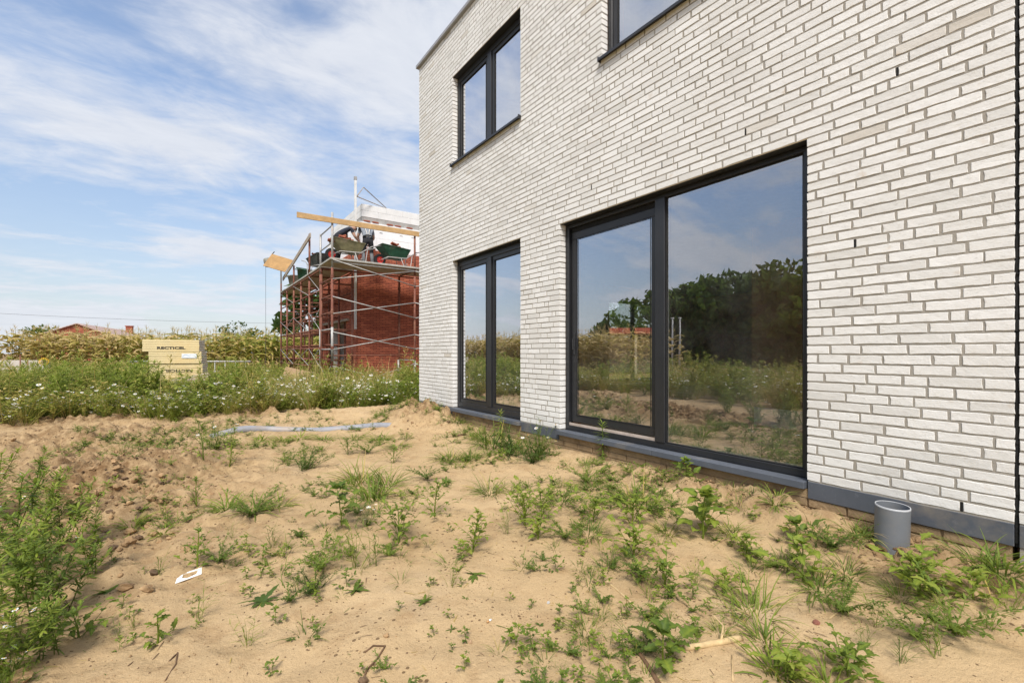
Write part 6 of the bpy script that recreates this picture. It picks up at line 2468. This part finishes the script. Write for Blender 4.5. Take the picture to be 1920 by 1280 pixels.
for a in ((492, 1130, 74, 'dandelion like rosette with two long leaves on the open sand'), (665, 1108, 50, 'flat rosette right of the feathery mat'), (795, 1128, 44, 'flat rosette under the tiny dark tuft'), (890, 1078, 44, 'small rosette right of the middle sprig'),
          (200, 1110, 60, 'lobed rosette at the edge of the big left clump'), (835, 905, 36, 'dark flat rosette below the soil pile'), (560, 1000, 30, 'small pale rosette under the grass patch')):
    p, Z = gp(a[0], a[1])
    o = link('rosette', random.Random(a[0]).choice(RO), None, (p.x, p.y, p.z), (0, 0, a[0]), a[2] * Z / FPX / 0.2)
    tag(o, a[3], 'weed')
for i, a in enumerate(((15, 1080, 0.66, 'tallest stem cluster of the big left clump, at the frame edge'), (75, 1050, 0.58, 'upright stems in the middle of the big left clump'), (125, 1015, 0.46, 'stems at the right top of the big left clump'),
                       (160, 1085, 0.42, 'leaning leafy stem at the right side of the big left clump'), (45, 1175, 0.50, 'leafy stems in the lower half of the big left clump'), (105, 1150, 0.46, 'leafy stems low at the right of the big left clump'),
                       (-60, 1110, 0.70, 'stems of the big left clump cut by the frame edge'), (-50, 1240, 0.55, 'low stems of the big left clump cut by the frame edge'), (10, 1275, 0.36, 'stems in the bottom left corner'), (90, 1235, 0.34, 'short stems above the bottom left corner'),
                       (-20, 980, 0.60, 'rear stems of the big left clump at the frame edge'), (60, 965, 0.50, 'rear stems of the big left clump'), (25, 1130, 0.55, 'dense central stems of the big left clump'))):
    p, Z = gp(a[0], a[1])
    o = link('mugwort', BR[i % 5], None, (p.x, p.y, p.z - 0.01), (0, 0, i * 1.9), a[2] / 0.60)
    tag(o, a[3], 'weed', 'leafy stems of the big left weed clump')

# tiny seedlings sprinkled over the sand
rnd = random.Random(77)
n = 0
while n < 110:
    px, py = rnd.uniform(180, 1910), rnd.uniform(835, 1278)
    if py < 835 + 0.0 or py < 845 + max(0, (px - 1000)) * 0.20 + (40 if px > 1000 else 0) or (px < 330 and py > 1000 and px < 200):
        continue
    p, Z = gp(px, py)
    if p.x > -0.12:
        continue
    if vnoise(p.x * 1.3, p.y * 1.3, 5) < -0.12:
        continue
    o = link('seedling', rnd.choice(SE), None, (p.x, p.y, p.z - 0.003), (0, 0, rnd.uniform(0, 6.28)), rnd.uniform(0.25, 0.75))
    tag(o, 'tiny green seedling on the bare sand', 'weed', 'tiny seedlings on the sand')
    n += 1
# small clumps of low growth, mostly towards the house and the right, joined as ground cover
gt = [t_grass(500 + i, 0.13, 16, 0.04, 0.004, 0.36, 1.4).arrays() for i in range(4)] + [t_sprawl(510 + i, 0.12, 6, 0.36, 0.018).arrays() for i in range(3)] + [t_goosefoot(520 + i, 0.12, 5, 0.03, 0.40, 'lance', 3, 0.5).arrays() for i in range(3)]
pl = []
for _ in range(5200):
    x, y = rnd.uniform(-4.6, -0.06), rnd.uniform(1.0, 8.6)
    dn = 0.28 * math.exp(-((x + 0.35) / 0.35) ** 2) + 0.42 * math.exp(-((x + 1.05) / 0.6) ** 2 - ((y - 1.9) / 1.6) ** 2) + 0.25 * math.exp(-((y - 7.0 + 0.25 * (x + 1)) / 0.6) ** 2) + 0.10
    if vnoise(x * 1.7, y * 1.7, 61) + rnd.uniform(-0.25, 0.25) > -0.35 + dn * 0.9:
        continue
    pl.append((rnd.randrange(10), x, y, hz(x, y) - 0.003, rnd.uniform(0, 6.28), rnd.uniform(0.4, 1.0), rnd.uniform(-0.08, 0.12)))
tag(scatter('ground_cover', gt, pl, LM), 'thin low grass and leaves scattered over the sand', 'ground cover', kind='stuff')

# ------------------------------------------------------------------ clods, crumbs, litter
def clod_mesh(seed, sub=2):
    r = random.Random(seed)
    import bmesh
    bm = bmesh.new()
    bmesh.ops.create_icosphere(bm, subdivisions=sub, radius=1.0)
    sx, sy, sz = r.uniform(0.8, 1.2), r.uniform(0.7, 1.1), r.uniform(0.5, 0.8)
    off = r.uniform(0, 50)
    for v in bm.verts:
        n_ = 1.25 * float(vnoise(v.co.x * 2.2 + off, v.co.y * 2.2 + v.co.z * 2.9, seed)) + 0.9 * float(vnoise(v.co.x * 4 + off, v.co.z * 4 + v.co.y * 3, seed + 3))
        v.co *= 1 + 0.55 * n_
        v.co.x *= sx; v.co.y *= sy; v.co.z *= sz
    me = bpy.data.meshes.new('clod')
    bm.to_mesh(me)
    bm.free()
    me.materials.append(M['clod'] if seed % 3 else M['darkclod'])
    return me


CL = [clod_mesh(s) for s in range(1, 10)]
rnd = random.Random(21)
n = 0
while n < 120:
    if n < 95:
        px, py = rnd.gauss(240, 75), rnd.gauss(925, 70)
    elif n < 108:
        px, py = rnd.gauss(790, 40), rnd.gauss(800, 12)
    else:
        px, py = rnd.gauss(1700, 60), rnd.gauss(1020, 18)
    if py < 812 - 30 * (px > 500) or py > 1120:
        continue
    p, Z = gp(px, py)
    if p.x > -0.05:
        continue
    s = rnd.choice((0.010, 0.013, 0.018, 0.022, 0.028)) * rnd.uniform(0.7, 1.3)
    o = link('clod', rnd.choice(CL), None, (p.x, p.y, p.z + s * 0.25), (rnd.uniform(-0.4, 0.4), rnd.uniform(-0.4, 0.4), rnd.uniform(0, 6)), s)
    tag(o, 'rough clod of dry earth in the churned soil', 'clod', 'earth clods in churned soil')
    n += 1
for px, py, s, k, lb in ((278, 1108, 0.024, 0, 'small brown clod alone on the clean sand below the white card'), (212, 1030, 0.026, 2, 'dark grey lump at the edge of the churned soil'), (285, 938, 0.034, 0, 'large clod at the right edge of the churned soil'),
                         (40, 1276, 0.035, 3, 'tan clod at the bottom left corner'), (725, 1193, 0.012, 4, 'little dark crumb above the curved twig')):
    p, Z = gp(px, py)
    tag(link('clod', CL[k], None, (p.x, p.y, p.z + s * 0.3), (0.2, 0.1, px), s), lb, 'clod')
V0 = np.array([(1, 0, 0), (-1, 0, 0), (0, 1, 0), (0, -1, 0), (0, 0, 0.8), (0, 0, -0.5)], float)
F0 = np.array([(0, 2, 4), (2, 1, 4), (1, 3, 4), (3, 0, 4), (2, 0, 5), (1, 2, 5), (3, 1, 5), (0, 3, 5)])
g = np.random.default_rng(5)
N = 60000
yy = 0.7 + 9.5 * g.random(N) ** 1.7
xx = g.uniform(-5.4, -0.03, N)
rm = rough_mask(xx, yy)
keep = g.random(N) < 0.16 + 0.84 * rm + 0.35 * np.clip(fbm(xx, yy, 2.2, 3, 90) * 2, 0, 1)
xx, yy, rm = xx[keep], yy[keep], rm[keep]
N = len(xx)
sz = 0.0014 + 0.0035 * g.random(N) ** 3 + rm * 0.016 * g.random(N) ** 3
zz = H(xx, yy)
VV = V0[None] * g.uniform(0.6, 1.3, (N, 6, 1)) * sz[:, None, None]
an = g.uniform(0, 6.28, N)
c, s = np.cos(an)[:, None], np.sin(an)[:, None]
VX = VV[:, :, 0] * c - VV[:, :, 1] * s + xx[:, None]
VY = VV[:, :, 0] * s + VV[:, :, 1] * c + yy[:, None]
VZ = VV[:, :, 2] + (zz + sz * 0.2)[:, None]
V = np.stack([VX, VY, VZ], 2).reshape(-1, 3)
F = (F0[None] + (np.arange(N) * 6)[:, None, None]).reshape(-1, 3)
F = np.concatenate([F, -np.ones((len(F), 1), int)], 1)
mi = np.repeat((g.random(N) < 0.4).astype(int), 8)
tag(link('soil_crumbs', numpy_mesh('soil_crumbs', V, F, [M['clod'], M['darkclod']], None, mi)), 'small crumbs of earth strewn over the sand', 'crumbs', kind='stuff')
lit = PT(9)
for _ in range(2200):
    y = 0.8 + 7.5 * lit.r.random() ** 1.6
    x = lit.r.uniform(-4.8, -0.08)
    z = hz(x, y) + 0.003
    t = lit.r.choice((0.86, 0.95, 0.8, 0.2))
    lit.leaf((x, y, z), lit.r.uniform(0, 6.28), lit.r.uniform(-0.05, 0.25), lit.r.uniform(0.015, 0.07), lit.r.uniform(0.0015, 0.004), 0.4, 'grass', 2, 0, t, t, 0, 3 if lit.r.random() < 0.55 else 0, 2)
tag(link('plant_litter', lit.mesh('plant_litter')), 'bits of dead stalk and leaf lying on the sand', 'litter', kind='stuff')

# ------------------------------------------------------------------ small things lying about
def lying(pxs, r, mat, label, name, cat='stick', lift=0.6, n=7):
    pts_ = []
    for (px, py) in pxs:
        p_, _ = gp(px, py)
        pts_.append(Vector((p_.x, p_.y, p_.z + (r[0] if isinstance(r, list) else r) * lift)))
    dense = []
    for a_, b_ in zip(pts_[:-1], pts_[1:]):
        for k_ in range(3):
            q_ = a_.lerp(b_, k_ / 3)
            dense.append(q_ + Vector((0, 0, random.uniform(-0.001, 0.001))))
    dense.append(pts_[-1])
    rr_ = [r[0] + (r[1] - r[0]) * i / (len(dense) - 1) for i in range(len(dense))] if isinstance(r, list) else [r * random.uniform(0.9, 1.1) for _ in dense]
    mb_ = MB(); mb_.tube(dense, rr_, n)
    o_ = mb_.build(name, mat, None, True)
    return tag(o_, label, cat)


lying([(1125, 1080), (1170, 1118), (1192, 1140), (1218, 1163)], [0.0045, 0.006], M['stick'], 'long thin dry stem lying across the sand before the compact goosefoot', 'dead_stalk')
b = lying([(1284, 1219), (1320, 1212), (1360, 1205), (1390, 1198)], [0.011, 0.013], M['stick'], 'thick pale dry branch with a side twig in the right foreground', 'dry_branch')
p, _ = gp(1352, 1207); p2, _ = gp(1356, 1195)
mb = MB(); mb.tube([p + Vector((0, 0, 0.008)), p2 + Vector((0, 0, 0.045)), p2 + Vector((-0.02, 0.03, 0.08))], [0.006, 0.004, 0.002], 6)
s = mb.build('side_twig', M['stick'], None, True); s.parent = b
lying([(1193, 1220), (1210, 1243), (1236, 1285)], [0.006, 0.010], M['twig'], 'brown weathered stick cut by the bottom edge', 'stick', lift=0.3)
lying([(684, 1224), (700, 1213), (722, 1214), (708, 1236), (688, 1258), (682, 1272)], [0.003, 0.004], M['twig'], 'curved brown twig with a dark root lump at the bottom', 'twig', lift=1.2)
p, _ = gp(680, 1280)
tag(link('root_lump', CL[2], None, (p.x, p.y, p.z + 0.008), (0, 0, 0), 0.018), 'dark root lump at the end of the curved twig', 'root')
lying([(849, 819), (874, 815)], 0.014, M['twig'], 'short reddish brown stick before the small window sill', 'stick')
lying([(317, 1240), (333, 1226), (330, 1246), (310, 1278)], 0.003, M['twig'], 'small forked brown twig near the bottom left', 'twig')
lying([(1372, 1230), (1374, 1278)], 0.0025, M['stick'], 'thin straw standing below the dry branch', 'straw')
lying([(1555, 1160), (1580, 1142)], 0.003, M['stick'], 'short pale straw in the right foreground', 'straw')
lying([(240, 1250), (262, 1232)], 0.0025, M['twig'], 'thin straight twig on the sand at the lower left', 'twig')
# cigarette end
p, Z = gp(920, 1164)
mb = MB(); mb.tube([(-0.011, 0, 0), (0.004, 0, 0)], 0.0040, 10)
ce = mb.build('cigarette_end', M['paper'], None, True, (p.x, p.y, p.z + 0.004), (0, 0.05, R(15)))
tag(ce, 'small white cigarette end on the sand', 'cigarette')
mb = MB(); mb.tube([(-0.0225, 0, 0), (-0.0112, 0, 0)], 0.0041, 10)
s = mb.build('filter', M['butt'], ce, True)
# white card frame
p, Z = gp(354, 1082)
mb = MB()
oc = [(-0.062, -0.03, 0.0), (0.052, -0.026, 0.004), (0.062, 0.03, 0.012), (-0.04, 0.036, 0.006)]
icn = [(-0.030, -0.010, 0.005), (-0.006, -0.020, 0.003), (0.030, -0.016, 0.007), (0.044, 0.012, 0.012), (0.012, 0.024, 0.007), (-0.022, 0.020, 0.010)]
N_ = 24
vs = []
for ring, zz_ in ((oc, 0.0), (icn, 0.0)):
    per = []
    m = len(ring)
    for i in range(N_):
        t = i / N_ * m
        a_, b_ = ring[int(t) % m], ring[(int(t) + 1) % m]
        f = t - int(t)
        per.append(tuple(a_[k] + (b_[k] - a_[k]) * f for k in range(3)))
    vs += per
vs += [(x, y, z - 0.003) for (x, y, z) in vs]
fs = []
for i in range(N_):
    j = (i + 1) % N_
    fs += [(i, j, N_ + j, N_ + i), (2 * N_ + j, 2 * N_ + i, 3 * N_ + i, 3 * N_ + j), (j, i, 2 * N_ + i, 2 * N_ + j), (N_ + i, N_ + j, 3 * N_ + j, 3 * N_ + i)]
mb.add(vs, fs)
tag(mb.build('white_card', M['paper'], None, False, (p.x, p.y, p.z + 0.006), (R(4), R(-3), R(8))), 'torn white card with a hole in it lying on the left sand', 'card')
for px, py, s_, m_, lb in ((882, 1205, 0.010, 'brownboard', 'ochre scrap on the sand below the cigarette end'), (1028, 1130, 0.008, 'concrete', 'small grey pebble in the middle sand'), (1843, 1076, 0.006, 'paper', 'tiny pale pebble near the right edge'), (1530, 1168, 0.014, 'rust', 'small brown chip in the right foreground'), (127, 925, 0.012, 'paper', 'pale pebble in the churned soil at left')):
    p, Z = gp(px, py)
    me = CL[4].copy(); me.materials.clear(); me.materials.append(M[m_])
    tag(link('pebble', me, None, (p.x, p.y, p.z + s_ * 0.2), (0, 0, px), s_), lb, 'pebble')
